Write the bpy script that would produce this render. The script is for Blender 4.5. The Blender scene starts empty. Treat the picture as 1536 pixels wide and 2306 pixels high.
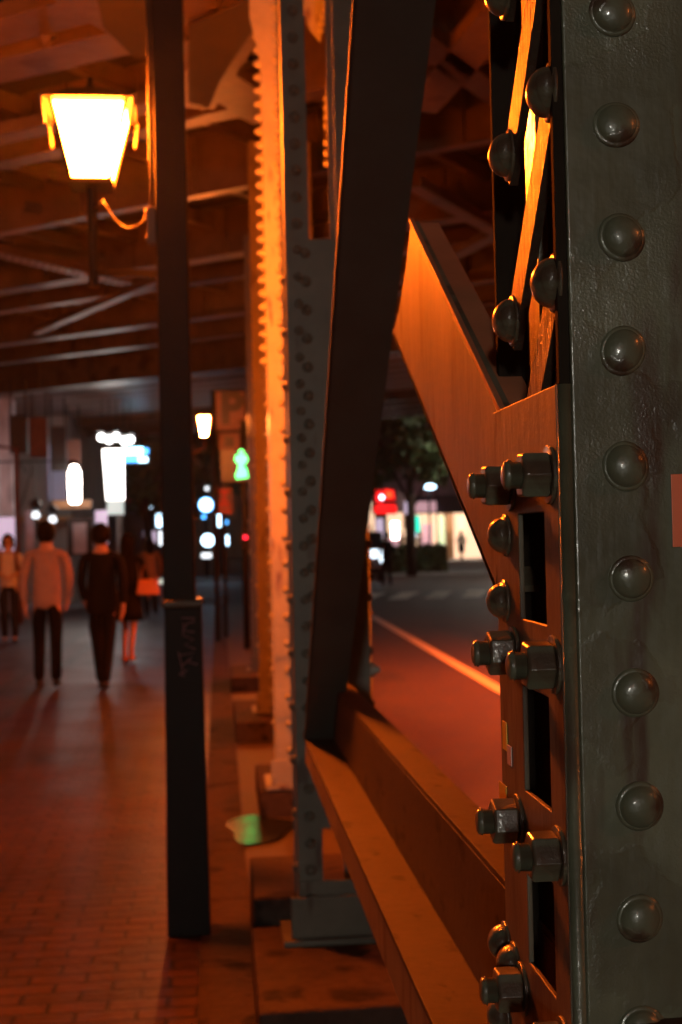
import bpy, bmesh, math, random
from mathutils import Vector, Matrix, Euler
random.seed(7)
R = math.radians
PI = math.pi
scn = bpy.context.scene
col = scn.collection

# ---------------------------------------------------------------- camera
F = 3000.0; CW, CH = 1536.0, 2306.0
EYE = Vector((0, 0, 1.56))
ROT = (Matrix.Rotation(R(-5.3), 3, 'Z') @ Matrix.Rotation(R(90 + 0.99), 3, 'X') @ Matrix.Rotation(R(-1.3), 3, 'Z'))
cd = bpy.data.cameras.new('camera'); cam = bpy.data.objects.new('camera', cd); col.objects.link(cam)
cam.matrix_world = Matrix.Translation(EYE) @ ROT.to_4x4()
cd.sensor_fit = 'VERTICAL'; cd.sensor_height = 36; cd.sensor_width = 24; cd.lens = 36 * F / CH
cd.clip_start = 0.05; cd.clip_end = 2000
cd.dof.use_dof = True; cd.dof.focus_distance = 1.2; cd.dof.aperture_fstop = 8.5
scn.camera = cam
# ---------------------------------------------------------------- world / exposure
w = bpy.data.worlds.new("World"); scn.world = w; w.use_nodes = True
nt = w.node_tree; bg = nt.nodes['Background']
sky = nt.nodes.new('ShaderNodeTexSky'); sky.sky_type = 'NISHITA'; sky.sun_disc = False
sky.sun_elevation = R(-3.0); sky.sun_rotation = R(200)
nt.links.new(sky.outputs[0], bg.inputs[0]); bg.inputs[1].default_value = 0.05
scn.view_settings.view_transform = 'Standard'; scn.view_settings.look = 'None'
scn.view_settings.exposure = 0.0; scn.view_settings.gamma = 1.0
scn.render.engine = 'CYCLES'
scn.cycles.max_bounces = 6; scn.cycles.sample_clamp_indirect = 4.0

SODIUM = (1.0, 0.135, 0.006)
L_MAIN = 1500.0

# ---------------------------------------------------------------- pixel rays -> real points
def ray(px, py):
    return ROT @ Vector(((px - CW / 2) / F, (CH / 2 - py) / F, -1))
def aty(px, py, Y):
    d = ray(px, py); return EYE + d * (Y / d.y)
def atx(px, py, X):
    d = ray(px, py); return EYE + d * (X / d.x)
def atz(px, py, z):
    d = ray(px, py); return EYE + d * ((z - EYE.z) / d.z)

# ---------------------------------------------------------------- materials
M = {}
def mat(name, colr, rough=0.6, metal=0.0, var=0.25, vscale=6.0, bump=0.0, bscale=60.0, bdist=0.01, emit=None, estr=0.0,
        coat=0.0, stretch=(1, 1, 1), streak=None, spec=0.5, fine=0.0):
    m = bpy.data.materials.new(name); m.use_nodes = True; t = m.node_tree; n = t.nodes; l = t.links
    p = n['Principled BSDF']
    tc = n.new('ShaderNodeTexCoord'); mp = n.new('ShaderNodeMapping'); mp.inputs['Scale'].default_value = stretch
    l.new(tc.outputs['Object'], mp.inputs[0])
    nz = n.new('ShaderNodeTexNoise'); nz.inputs['Scale'].default_value = vscale; nz.inputs['Detail'].default_value = 6
    nz.inputs['Roughness'].default_value = 0.65
    l.new(mp.outputs[0], nz.inputs[0])
    cr = n.new('ShaderNodeValToRGB'); e = cr.color_ramp.elements
    e[0].position = 0.3; e[1].position = 0.7
    e[0].color = tuple(c * (1 - var) for c in colr) + (1,); e[1].color = tuple(min(1, c * (1 + var)) for c in colr) + (1,)
    l.new(nz.outputs[0], cr.inputs[0]); out = cr.outputs[0]
    if streak:
        w2 = n.new('ShaderNodeTexNoise'); w2.inputs['Scale'].default_value = streak[1]; w2.inputs['Detail'].default_value = 5
        m2 = n.new('ShaderNodeMapping'); m2.inputs['Scale'].default_value = streak[2]
        l.new(tc.outputs['Object'], m2.inputs[0]); l.new(m2.outputs[0], w2.inputs[0])
        c2 = n.new('ShaderNodeValToRGB'); c2.color_ramp.elements[0].position = streak[3]; c2.color_ramp.elements[1].position = streak[3] + 0.08
        l.new(w2.outputs[0], c2.inputs[0])
        mx = n.new('ShaderNodeMix'); mx.data_type = 'RGBA'
        l.new(c2.outputs[0], mx.inputs[0]); l.new(out, mx.inputs[6]); mx.inputs[7].default_value = tuple(streak[0]) + (1,)
        out = mx.outputs[2]
    l.new(out, p.inputs['Base Color'])
    p.inputs['Roughness'].default_value = rough; p.inputs['Metallic'].default_value = metal
    p.inputs['Coat Weight'].default_value = coat; p.inputs['Coat Roughness'].default_value = 0.12
    p.inputs['Specular IOR Level'].default_value = spec
    mr = n.new('ShaderNodeMapRange'); mr.inputs['To Min'].default_value = max(0.03, rough - 0.1); mr.inputs['To Max'].default_value = min(1, rough + 0.12)
    l.new(nz.outputs[0], mr.inputs[0]); l.new(mr.outputs[0], p.inputs['Roughness'])
    if bump:
        nb = n.new('ShaderNodeTexNoise'); nb.inputs['Scale'].default_value = bscale; nb.inputs['Detail'].default_value = 5
        l.new(mp.outputs[0], nb.inputs[0])
        b = n.new('ShaderNodeBump'); b.inputs['Strength'].default_value = bump; b.inputs['Distance'].default_value = bdist
        l.new(nb.outputs[0], b.inputs['Height'])
        if fine:
            nf = n.new('ShaderNodeTexNoise'); nf.inputs['Scale'].default_value = bscale * 9; nf.inputs['Detail'].default_value = 2
            l.new(tc.outputs['Object'], nf.inputs[0])
            b2 = n.new('ShaderNodeBump'); b2.inputs['Strength'].default_value = fine; b2.inputs['Distance'].default_value = bdist * 0.15
            l.new(nf.outputs[0], b2.inputs['Height']); l.new(b.outputs[0], b2.inputs['Normal']); l.new(b2.outputs[0], p.inputs['Normal'])
        else:
            l.new(b.outputs[0], p.inputs['Normal'])
    if emit:
        p.inputs['Emission Color'].default_value = tuple(emit) + (1,); p.inputs['Emission Strength'].default_value = estr
    M[name] = m
    return m

mat('near_paint', (0.120, 0.122, 0.078), rough=0.36, var=0.42, vscale=5, coat=0.45,
    streak=((0.075, 0.045, 0.028), 5.0, (3.5, 3.5, 0.5), 0.55))
def age_paint(m):
    t = m.node_tree; n = t.nodes; l = t.links; p = n['Principled BSDF']; tc = n['Texture Coordinate']
    def noise(sc, det=4, src=None):
        q = n.new('ShaderNodeTexNoise'); q.inputs['Scale'].default_value = sc; q.inputs['Detail'].default_value = det; l.new(src or tc.outputs['Object'], q.inputs[0]); return q
    def mth(op, a, b=None, v=None):
        q = n.new('ShaderNodeMath'); q.operation = op; l.new(a, q.inputs[0])
        if b: l.new(b, q.inputs[1])
        elif v is not None: q.inputs[1].default_value = v
        return q.outputs[0]
    w1 = noise(9, 3); mx = n.new('ShaderNodeMixRGB'); mx.blend_type = 'LINEAR_LIGHT'; mx.inputs[0].default_value = .09
    l.new(tc.outputs['Object'], mx.inputs[1]); l.new(w1.outputs[1], mx.inputs[2])
    vo = n.new('ShaderNodeTexVoronoi'); vo.feature = 'DISTANCE_TO_EDGE'; vo.inputs['Scale'].default_value = 7.5; l.new(mx.outputs[0], vo.inputs[0])
    cr = n.new('ShaderNodeMapRange'); cr.inputs['From Min'].default_value = 0; cr.inputs['From Max'].default_value = .007; cr.inputs['To Min'].default_value = 1; cr.inputs['To Max'].default_value = 0; l.new(vo.outputs[0], cr.inputs[0])
    msk = n.new('ShaderNodeMapRange'); msk.inputs['From Min'].default_value = .66; msk.inputs['From Max'].default_value = .70; l.new(noise(4, 2).outputs[0], msk.inputs[0])
    crack = mth('MULTIPLY', cr.outputs[0], msk.outputs[0])
    # thick paint layers: stepped edges
    lay = n.new('ShaderNodeMapRange'); lay.inputs['From Min'].default_value = .50; lay.inputs['From Max'].default_value = .515; l.new(noise(5.5, 7).outputs[0], lay.inputs[0])
    brush = n.new('ShaderNodeMapping'); brush.inputs['Scale'].default_value = (1, 1, .12); l.new(tc.outputs['Object'], brush.inputs[0])
    h = mth('MULTIPLY', noise(120, 3, brush.outputs[0]).outputs[0], v=.10)
    h = mth('ADD', h, mth('MULTIPLY', noise(16, 4).outputs[0], v=.9))
    spk = noise(420, 2); area = n.new('ShaderNodeMapRange'); area.inputs['From Min'].default_value = .45; area.inputs['From Max'].default_value = .6; l.new(noise(6, 3).outputs[0], area.inputs[0])
    h = mth('ADD', h, mth('MULTIPLY', mth('MULTIPLY', spk.outputs[0], area.outputs[0]), v=.16))
    h = mth('ADD', h, mth('MULTIPLY', lay.outputs[0], v=.10))
    h = mth('SUBTRACT', h, mth('MULTIPLY', crack, v=.22))
    b = n.new('ShaderNodeBump'); b.inputs['Strength'].default_value = .8; b.inputs['Distance'].default_value = .0048; l.new(h, b.inputs['Height']); l.new(b.outputs[0], p.inputs['Normal']); l.new(b.outputs[0], p.inputs['Coat Normal'])
    old = p.inputs['Base Color'].links[0].from_socket
    m2 = n.new('ShaderNodeMix'); m2.data_type = 'RGBA'; l.new(crack, m2.inputs[0]); l.new(old, m2.inputs[6]); m2.inputs[7].default_value = (.02, .014, .01, 1)
    m3 = n.new('ShaderNodeMix'); m3.data_type = 'RGBA'; m3.blend_type = 'MULTIPLY'; l.new(mth('MULTIPLY', lay.outputs[0], v=.45), m3.inputs[0]); l.new(m2.outputs[2], m3.inputs[6]); m3.inputs[7].default_value = (.72, .62, .58, 1)
    l.new(m3.outputs[2], p.inputs['Base Color'])
age_paint(M['near_paint'])
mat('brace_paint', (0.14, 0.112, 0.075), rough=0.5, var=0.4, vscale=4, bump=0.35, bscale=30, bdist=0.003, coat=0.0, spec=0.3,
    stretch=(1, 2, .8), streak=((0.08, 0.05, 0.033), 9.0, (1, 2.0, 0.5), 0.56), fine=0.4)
mat('beam_paint', (0.055, 0.04, 0.028), rough=0.6, spec=0.12, var=0.3, vscale=7, bump=0.35, bscale=50, bdist=0.003,
    streak=((0.018, 0.012, 0.01), 26.0, (1, 0.5, 1), 0.60), fine=0.8)
mat('glossy_bar', (0.04, 0.03, 0.02), rough=0.6, var=0.3, vscale=9, bump=1.0, bscale=110, bdist=0.004, coat=1.0, stretch=(1, 1, .12), fine=1.0, spec=0.1, streak=((0.05, 0.03, 0.02), 60.0, (1, 1, .1), 0.5))
M['glossy_bar'].node_tree.nodes['Principled BSDF'].inputs['Coat Roughness'].default_value = 0.05
M['glossy_bar'].node_tree.nodes['Principled BSDF'].inputs['Coat Weight'].default_value = 0.3
M['glossy_bar'].node_tree.links.new(M['glossy_bar'].node_tree.nodes['Principled BSDF'].inputs['Normal'].links[0].from_socket, M['glossy_bar'].node_tree.nodes['Principled BSDF'].inputs['Coat Normal'])
mat('bounce_red', (0.4, 0.14, 0.07), rough=0.5, var=0.25, bump=0.25, bscale=40, bdist=0.003, spec=0.3)  # strong red carries the road's bounce light in the colour
mat('dark_steel', (0.045, 0.045, 0.038), rough=0.45, var=0.2, bump=0.2, bscale=40, bdist=0.003)
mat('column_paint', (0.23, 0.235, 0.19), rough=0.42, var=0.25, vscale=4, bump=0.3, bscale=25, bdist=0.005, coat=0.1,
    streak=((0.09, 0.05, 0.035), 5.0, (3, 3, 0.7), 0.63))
mat('column_dimmed', (0.13, 0.11, 0.085), rough=0.5, var=0.35, vscale=4, bump=0.4, bscale=25, bdist=0.005, streak=((0.05, 0.03, 0.02), 5.0, (3, 3, 0.7), 0.6))  # darker copy of column_paint, dims the over-lit narrow column
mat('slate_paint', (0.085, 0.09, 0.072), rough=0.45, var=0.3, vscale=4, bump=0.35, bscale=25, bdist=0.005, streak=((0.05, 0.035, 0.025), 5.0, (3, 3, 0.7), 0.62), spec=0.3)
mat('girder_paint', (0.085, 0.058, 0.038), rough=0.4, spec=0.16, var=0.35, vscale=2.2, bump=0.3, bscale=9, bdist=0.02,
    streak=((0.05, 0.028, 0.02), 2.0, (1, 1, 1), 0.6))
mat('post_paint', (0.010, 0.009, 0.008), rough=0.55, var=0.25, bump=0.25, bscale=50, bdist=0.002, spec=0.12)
mat('deck', (0.03, 0.024, 0.02), rough=0.8, var=0.4, vscale=1.5)
mat('soffit', (0.16, 0.13, 0.12), rough=0.4, var=0.25, vscale=1.2, bump=0.2, bscale=4, bdist=0.03)
mat('asphalt', (0.062, 0.045, 0.038), rough=0.62, var=0.25, vscale=3, bump=0.5, bscale=70, bdist=0.01,
    streak=((0.035, 0.03, 0.028), 0.8, (1, 0.25, 1), 0.58))
mat('road_paint', (0.75, 0.72, 0.62), rough=0.6, var=0.12, vscale=12, bump=0.3, bscale=60)
mat('stone', (0.045, 0.031, 0.024), rough=0.7, spec=0.12, var=0.45, vscale=5, bump=0.9, bscale=24, bdist=0.012, streak=((0.012, 0.009, 0.008), 5, (1, 1, 1), 0.56), fine=1.0)
mat('kerb_stone', (0.06, 0.048, 0.04), rough=0.6, var=0.25, vscale=7, bump=0.4, bscale=35, bdist=0.006)
mat('wall_plaster', (0.5, 0.42, 0.45), rough=0.75, var=0.3, vscale=1.6, bump=0.4, bscale=6, bdist=0.03,
    streak=((0.12, 0.09, 0.09), 1.2, (1, 1, 0.3), 0.56))
mat('water', (0.01, 0.012, 0.011), rough=0.14, var=0.1, bump=0.12, bscale=9, bdist=0.004, spec=0.12)
mat('shaded_steel', (0.02, 0.016, 0.012), rough=0.9, spec=0.03)  # near-black colour stands in for shade on column edges and insides
mat('black', (0.01, 0.01, 0.01), rough=0.5, var=0.2)
mat('black_gloss', (0.012, 0.012, 0.012), rough=0.18, var=0.2, bump=0.1, bscale=30, coat=0.8)
mat('chrome', (0.55, 0.53, 0.5), rough=0.22, metal=1.0, var=0.1)
mat('rubber', (0.015, 0.014, 0.013), rough=0.7)
mat('skin', (0.45, 0.27, 0.19), rough=0.55, var=0.06)
mat('hair', (0.007, 0.006, 0.005), rough=0.6, spec=0.08, var=0.2, bump=0.6, bscale=90)
mat('light_shirt', (0.33, 0.26, 0.26), rough=0.85, var=0.12, bump=0.4, bscale=14, bdist=0.02, spec=0.08)
mat('white_shirt', (0.5, 0.47, 0.42), rough=0.85, var=0.06, bump=0.4, bscale=14, bdist=0.02, spec=0.08)
mat('black_cloth', (0.008, 0.008, 0.009), rough=0.8, var=0.2, bump=0.3, bscale=14, bdist=0.02, spec=0.08)
mat('navy_cloth', (0.016, 0.017, 0.024), rough=0.8, var=0.2, spec=0.08)
mat('tan_cloth', (0.38, 0.2, 0.12), rough=0.85, var=0.12, spec=0.08)
mat('grey_cloth', (0.16, 0.16, 0.18), rough=0.85, var=0.12, spec=0.08)
mat('orange_bag', (0.62, 0.26, 0.12), rough=0.5, var=0.1)
mat('bark', (0.06, 0.045, 0.035), rough=0.9, bump=0.8, bscale=20)
mat('leaf', (0.06, 0.11, 0.035), rough=0.6, var=0.5, vscale=1.5)
mat('hedge_leaf', (0.035, 0.055, 0.02), rough=0.65, var=0.5, vscale=2.5)
mat('van_paint', (0.02, 0.022, 0.03), rough=0.25, coat=0.8)
mat('car_glass', (0.01, 0.012, 0.015), rough=0.08)
mat('concrete', (0.26, 0.25, 0.24), rough=0.8, var=0.2, vscale=1.2, bump=0.3, bscale=8)
mat('pink_wall', (0.5, 0.36, 0.38), rough=0.7, var=0.2, vscale=0.6)
mat('timber', (0.35, 0.17, 0.07), rough=0.6, var=0.3, vscale=2)
mat('awning_cloth', (0.4, 0.12, 0.12), rough=0.8, var=0.2)
mat('sign_face', (0.18, 0.10, 0.095), rough=0.6, var=0.06)
mat('sign_dark', (0.012, 0.012, 0.014), rough=0.5)
mat('sign_red', (0.42, 0.03, 0.03), rough=0.5)
mat('sticker_orange', (0.72, 0.16, 0.07), rough=0.4, var=0.05)
mat('lit_sliver_yellow', (0.75, 0.5, 0.06), rough=0.4, var=0.05)
mat('lit_sliver_pale', (0.6, 0.45, 0.42), rough=0.4, var=0.05)
mat('tag_ink', (0.30, 0.13, 0.13), rough=0.5, var=0.2)
mat('cable', (0.012, 0.009, 0.008), rough=0.6)
mat('rust_pipe', (0.16, 0.06, 0.04), rough=0.6, var=0.3)
mat('paper', (0.6, 0.52, 0.58), rough=0.8, var=0.3, vscale=3)
def glow(name, c, s):
    m = bpy.data.materials.new(name); m.use_nodes = True; n = m.node_tree.nodes; p = n['Principled BSDF']
    p.inputs['Base Color'].default_value = tuple(min(1, x) * 0.6 for x in c) + (1,); p.inputs['Roughness'].default_value = 0.5
    p.inputs['Emission Color'].default_value = tuple(c) + (1,); p.inputs['Emission Strength'].default_value = s
    M[name] = m
glow('lamp_glass', SODIUM, L_MAIN)
glow('far_lamp_glass', (1.0, 0.2, 0.03), 900)
glow('rear_lamp_glass', SODIUM, 30)
glow('side_lamp_glass', (1.0, 0.2, 0.03), 150)
glow('road_lamp_glass', (1.0, 0.095, 0.012), 4600)
glow('sign_white', (1.0, 0.93, 0.86), 7.0)
glow('sign_white_low', (0.82, 0.95, 0.92), 0.55)
glow('flood', (0.95, 0.93, 0.9), 9)
glow('blue_neon', (0.08, 0.42, 1.0), 4.0)
glow('cyan_neon', (0.4, 0.85, 1.0), 7)
glow('blue_white', (0.55, 0.8, 1.0), 6.0)
glow('pale_glow', (0.9, 0.95, 1.0), 2.2)
glow('warm_white', (1.0, 0.85, 0.75), 20)
glow('green_sig', (0.05, 1.0, 0.2), 5.5)
glow('teal_glow', (0.03, 0.9, 0.6), 1.6)
glow('red_neon', (1.0, 0.012, 0.012), 1.6)
glow('orange_neon', (1.0, 0.10, 0.02), 1.6)
glow('red_led', (1.0, 0.02, 0.05), 3)
glow('shop_glow', (1.0, 0.66, 0.42), 1.25)
glow('downlight', (1.0, 0.82, 0.68), 26)
glow('shop_glow_green', (0.85, 1.0, 0.6), 0.9)
glow('window_dim', (0.45, 0.42, 0.6), 0.18)
glow('pink_glow', (1.0, 0.55, 0.62), 0.55)
glow('mauve_glow', (0.8, 0.62, 0.82), 0.75)
glow('headlight', (0.75, 0.88, 1.0), 3.0)
glow('globe_glow', (0.9, 0.95, 0.8), 0.7)
glow('fill_panel_glow', (1.0, 0.97, 0.84), 235)  # glow of the fill panel added behind the camera
glow('far_street_led', (1.0, 0.86, 0.72), 480)

def brick_mat():
    m = bpy.data.materials.new('paver_bricks'); m.use_nodes = True; t = m.node_tree; n = t.nodes; l = t.links
    p = n['Principled BSDF']; tc = n.new('ShaderNodeTexCoord')
    # slight wobble so courses are not ruler-straight
    wn = n.new('ShaderNodeTexNoise'); wn.inputs['Scale'].default_value = 3.0
    l.new(tc.outputs['Object'], wn.inputs[0])
    ma = n.new('ShaderNodeMixRGB'); ma.blend_type = 'LINEAR_LIGHT'; ma.inputs[0].default_value = 0.006
    l.new(tc.outputs['Object'], ma.inputs[1]); l.new(wn.outputs[1], ma.inputs[2])
    b = n.new('ShaderNodeTexBrick'); b.inputs['Scale'].default_value = 1.0
    b.inputs['Brick Width'].default_value = 0.2; b.inputs['Row Height'].default_value = 0.1
    b.inputs['Mortar Size'].default_value = 0.009; b.inputs['Mortar Smooth'].default_value = 0.3
    b.inputs['Color1'].default_value = (0.07, 0.034, 0.026, 1); b.inputs['Color2'].default_value = (0.038, 0.021, 0.018, 1)
    b.inputs['Mortar'].default_value = (0.006, 0.005, 0.005, 1); b.offset = 0.5
    l.new(ma.outputs[0], b.inputs[0])
    nz = n.new('ShaderNodeTexNoise'); nz.inputs['Scale'].default_value = 1.7; nz.inputs['Detail'].default_value = 8
    l.new(tc.outputs['Object'], nz.inputs[0])
    mx = n.new('ShaderNodeMixRGB'); mx.blend_type = 'MULTIPLY'; mx.inputs[0].default_value = 0.7
    cr = n.new('ShaderNodeValToRGB'); cr.color_ramp.elements[0].position = 0.3; cr.color_ramp.elements[0].color = (0.45, 0.45, 0.45, 1)
    cr.color_ramp.elements[1].position = 0.65
    l.new(nz.outputs[0], cr.inputs[0]); l.new(b.outputs[0], mx.inputs[1]); l.new(cr.outputs[0], mx.inputs[2])
    l.new(mx.outputs[0], p.inputs['Base Color'])
    mr = n.new('ShaderNodeMapRange'); mr.inputs['To Min'].default_value = 0.3; mr.inputs['To Max'].default_value = 0.6; p.inputs['Specular IOR Level'].default_value = 0.24
    l.new(nz.outputs[0], mr.inputs[0]); l.new(mr.outputs[0], p.inputs['Roughness'])
    n2 = n.new('ShaderNodeTexNoise'); n2.inputs['Scale'].default_value = 14; n2.inputs['Detail'].default_value = 5
    l.new(tc.outputs['Object'], n2.inputs[0])
    sb = n.new('ShaderNodeMath'); sb.operation = 'MULTIPLY_ADD'; sb.inputs[1].default_value = -1.0
    l.new(b.outputs[1], sb.inputs[0]); l.new(n2.outputs[0], sb.inputs[2])
    bp = n.new('ShaderNodeBump'); bp.inputs['Strength'].default_value = 0.8; bp.inputs['Distance'].default_value = 0.008
    l.new(sb.outputs[0], bp.inputs['Height']); l.new(bp.outputs[0], p.inputs['Normal'])
    M['bricks'] = m
brick_mat()

# ---------------------------------------------------------------- mesh builder
class MB:
    def __init__(s): s.bm = bmesh.new()
    def box(s, a, b, mtx=None):
        v = []
        for z in (a[2], b[2]):
            for x, y in ((a[0], a[1]), (b[0], a[1]), (b[0], b[1]), (a[0], b[1])):
                p = Vector((x, y, z)); v.append(s.bm.verts.new(mtx @ p if mtx else p))
        for f in ((3, 2, 1, 0), (4, 5, 6, 7), (0, 1, 5, 4), (1, 2, 6, 5), (2, 3, 7, 6), (3, 0, 4, 7)):
            s.bm.faces.new([v[i] for i in f])
        return s
    def bar(s, p, q, wx, wz, up=(0, 0, 1)):
        """box bar from p to q, wx across, wz along up"""
        p = Vector(p); q = Vector(q); d = (q - p); L = d.length; d.normalize()
        x = d.cross(Vector(up)).normalized(); z = x.cross(d).normalized()
        m = Matrix((x, d, z)).transposed().to_4x4(); m.translation = p
        return s.box((-wx / 2, 0, -wz / 2), (wx / 2, L, wz / 2), m)
    def tube(s, pts, r, n=10, cap=True):
        pts = [Vector(p) for p in pts]; rs = r if isinstance(r, (list, tuple)) else [r] * len(pts)
        rings = []; prev = None
        for i, p in enumerate(pts):
            t = (pts[min(i + 1, len(pts) - 1)] - pts[max(i - 1, 0)]).normalized()
            if prev is None:
                u = t.cross(Vector((0, 0, 1)))
                if u.length < 1e-3: u = t.cross(Vector((0, 1, 0)))
            else: u = prev - t * prev.dot(t)
            u.normalize(); prev = u; v = t.cross(u)
            rings.append([s.bm.verts.new(p + (u * math.cos(2 * PI * k / n) + v * math.sin(2 * PI * k / n)) * rs[i]) for k in range(n)])
        for a, b in zip(rings, rings[1:]):
            for k in range(n): s.bm.faces.new((a[k], a[(k + 1) % n], b[(k + 1) % n], b[k]))
        if cap: s.bm.faces.new(rings[0][::-1]); s.bm.faces.new(rings[-1])
        return s
    def lathe(s, prof, n=24, mtx=None, phase=0.0, caps=True):
        rings = []
        for r, z in prof:
            rg = []
            for k in range(n):
                a = 2 * PI * k / n + phase; p = Vector((r * math.cos(a), r * math.sin(a), z))
                rg.append(s.bm.verts.new(mtx @ p if mtx else p))
            rings.append(rg)
        for a, b in zip(rings, rings[1:]):
            for k in range(n): s.bm.faces.new((a[k], a[(k + 1) % n], b[(k + 1) % n], b[k]))
        if caps: s.bm.faces.new(rings[0][::-1]); s.bm.faces.new(rings[-1])
        return s
    def prism(s, poly, off):
        """poly: list of 3D points, extruded by vector off"""
        off = Vector(off); a = [s.bm.verts.new(Vector(p)) for p in poly]; b = [s.bm.verts.new(Vector(p) + off) for p in poly]
        s.bm.faces.new(a[::-1]); s.bm.faces.new(b); n = len(a)
        for i in range(n): s.bm.faces.new((a[i], a[(i + 1) % n], b[(i + 1) % n], b[i]))
        return s
    def build(s, name, m, parent=None, smooth=False, bevel=0.0, mesh_only=False):
        bmesh.ops.recalc_face_normals(s.bm, faces=s.bm.faces)
        me = bpy.data.meshes.new(name); s.bm.to_mesh(me); s.bm.free()
        me.materials.append(M[m] if isinstance(m, str) else m)
        if smooth:
            for p in me.polygons: p.use_smooth = True
        if mesh_only: return me
        o = bpy.data.objects.new(name, me); col.objects.link(o)
        if parent: o.parent = parent
        if bevel:
            bv = o.modifiers.new('bevel', 'BEVEL'); bv.width = bevel; bv.segments = 3; bv.limit_method = 'ANGLE'; bv.angle_limit = R(35)
        return o
def inst(name, me, parent, mtx=None, loc=None):
    o = bpy.data.objects.new(name, me); col.objects.link(o)
    if parent: o.parent = parent
    if mtx is not None: o.matrix_local = mtx
    elif loc is not None: o.location = loc
    return o
def tag(o, label=None, cat=None, group=None, kind=None):
    if label: o['label'] = label
    if cat: o['category'] = cat
    if group: o['group'] = group
    if kind: o['kind'] = kind
    return o
def thing(name, label, cat, group=None, loc=(0, 0, 0), rz=0):
    o = bpy.data.objects.new(name, None); col.objects.link(o); o.location = loc; o.rotation_euler = (0, 0, rz)
    o.empty_display_size = 0.1
    return tag(o, label, cat, group)
def structure(o, label=None): o['kind'] = 'structure'; return o
TOLEFT = Matrix.Rotation(R(-90), 4, 'Y')   # local +Z -> world -X
TOCAM = Matrix.Rotation(R(90), 4, 'X')     # local +Z -> world -Y

# =====================================================================  THE SETTING
road_z = -0.10
b = MB(); b.box((-400, -400, -0.6), (400, 600, road_z - 0.004)); structure(b.build('ground', 'asphalt'))
b = MB(); b.box((0.86, -12, -0.2), (9.2, 90, road_z)); structure(b.build('road', 'asphalt'))
# pavement brick sheet up to the crossing
b = MB(); b.box((-6.5, -14, -0.3), (-0.10, 31.5, 0.0)); structure(b.build('pavement', 'bricks'))
b = MB(); y = -14.0
while y < 31.4:
    b.box((-0.10, y + .004, -0.3), (0.10, min(y + 0.9, 31.5) - .004, 0.003)); y += 0.9
structure(b.build('paving_edge', 'stone', bevel=0.003))
b = MB(); b.box((0.62, -14, -0.3), (0.80, 31.5, 0.0)); b.box((0.10, -14, -0.3), (0.62, 31.5, -0.006)); structure(b.build('kerb', 'kerb_stone', bevel=0.01))
# drain lines in the pavement
b = MB(); b.box((-2.36, -14, -.01), (-2.27, 31.4, 0.004)); b.box((-1.97, -14, -.01), (-1.90, 31.4, 0.004)); structure(b.build('drain_line', 'black'))
# yellow-lit road edge line
g1 = atz(850, 1395, road_z); g2 = atz(1110, 1545, road_z); dd = (g2 - g1).normalized()
b = MB(); pA = g1 - dd * 1.0; pB = g2 + dd * 16
b.bar((pA.x, pA.y, road_z + .004), (pB.x, pB.y, road_z + .004), 0.15, 0.006); structure(b.build('road_line', 'road_paint'))
# crosswalk
b = MB()
for k in range(9):
    x0 = 1.4 + k * 0.95; b.prism([(x0, 33.6, road_z), (x0 + .5, 33.6, road_z), (x0 + .5 + .9, 37.4, road_z), (x0 + .9, 37.4, road_z)], (0, 0, .006))
structure(b.build('crosswalk', 'road_paint'))
b = MB(); b.box((-30, 52, -0.3), (40, 110, -0.02)); structure(b.build('far_pavement', 'concrete'))
b = MB(); b.box((-30, 31.5, -0.3), (-3.2, 52, 0.0)); structure(b.build('side_pavement', 'concrete'))

# stone plinths beneath the columns
def plinth(y0, y1, x0, x1, z0, z1, lab):
    b = MB(); b.box((x0, y0, z0), (x1, y1, z1)); o = b.build('stone_plinth', 'stone', bevel=0.012)
    tag(o, lab, 'plinth', 'stone plinths under the columns'); return o

# =====================================================================  RIVETS
def cap_profile(r, h, flare=1.18):
    p = [(r * flare, -0.001), (r * flare, 0.0012), (r * 1.03, 0.0025)]
    for k in range(0, 7):
        a = k / 6 * PI / 2; p.append((max(r * math.cos(a), 0.0006), 0.0025 + h * math.sin(a)))
    return p
def rivet_mesh(name, r, h, m, n=24):
    return MB().lathe(cap_profile(r, h), n).build(name, m, smooth=True, mesh_only=True)
RIV_NEAR = rivet_mesh('rivet', 0.0178, 0.0095, 'near_paint', 32)
RIV_SIDE = rivet_mesh('rivet', 0.0215, 0.018, 'near_paint', 32)
RIV_COL = rivet_mesh('rivet', 0.0165, 0.018, 'column_paint', 14)
RIV_SLATE = rivet_mesh('rivet', 0.0165, 0.016, 'slate_paint', 14)
RIV_BIG = rivet_mesh('rivet', 0.024, 0.045, 'column_paint', 14)
RIV_BEAM = rivet_mesh('rivet', 0.018, 0.016, 'near_paint', 24)

# =====================================================================  NEAR COLUMN
YF = 1.10
X0 = aty(1262, 1205, YF).x
YB = atx(1117, 1205, X0).y
col1 = thing('steel_column', 'big dark riveted steel column filling the right side, with hex bolts on its flank', 'column', 'riveted columns along the kerb', (X0 + .25, 1.35, 0.15))
def L(o):  # keep world coordinates for children built in world space
    if o.parent: o.matrix_parent_inverse = o.parent.matrix_basis.inverted()
    return o
bpy.context.view_layer.update()
XP = aty(1296, 1205, YF).x
# front plate in two thicknesses
b = MB(); b.box((XP, YF, 0.15), (X0 + .55, YF + .012, 4.75)); L(b.build('front_plate', 'near_paint', col1, bevel=0.002))
b = MB(); b.box((X0 + .003, YF + .0015, atx(1190, 893, X0).z + .0), (XP - .0006, YF + .0115, 4.75)); L(b.build('shade_edge_strip', 'shaded_steel', col1, bevel=.001))  # dark strip put over the plate's lit left edge
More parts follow.
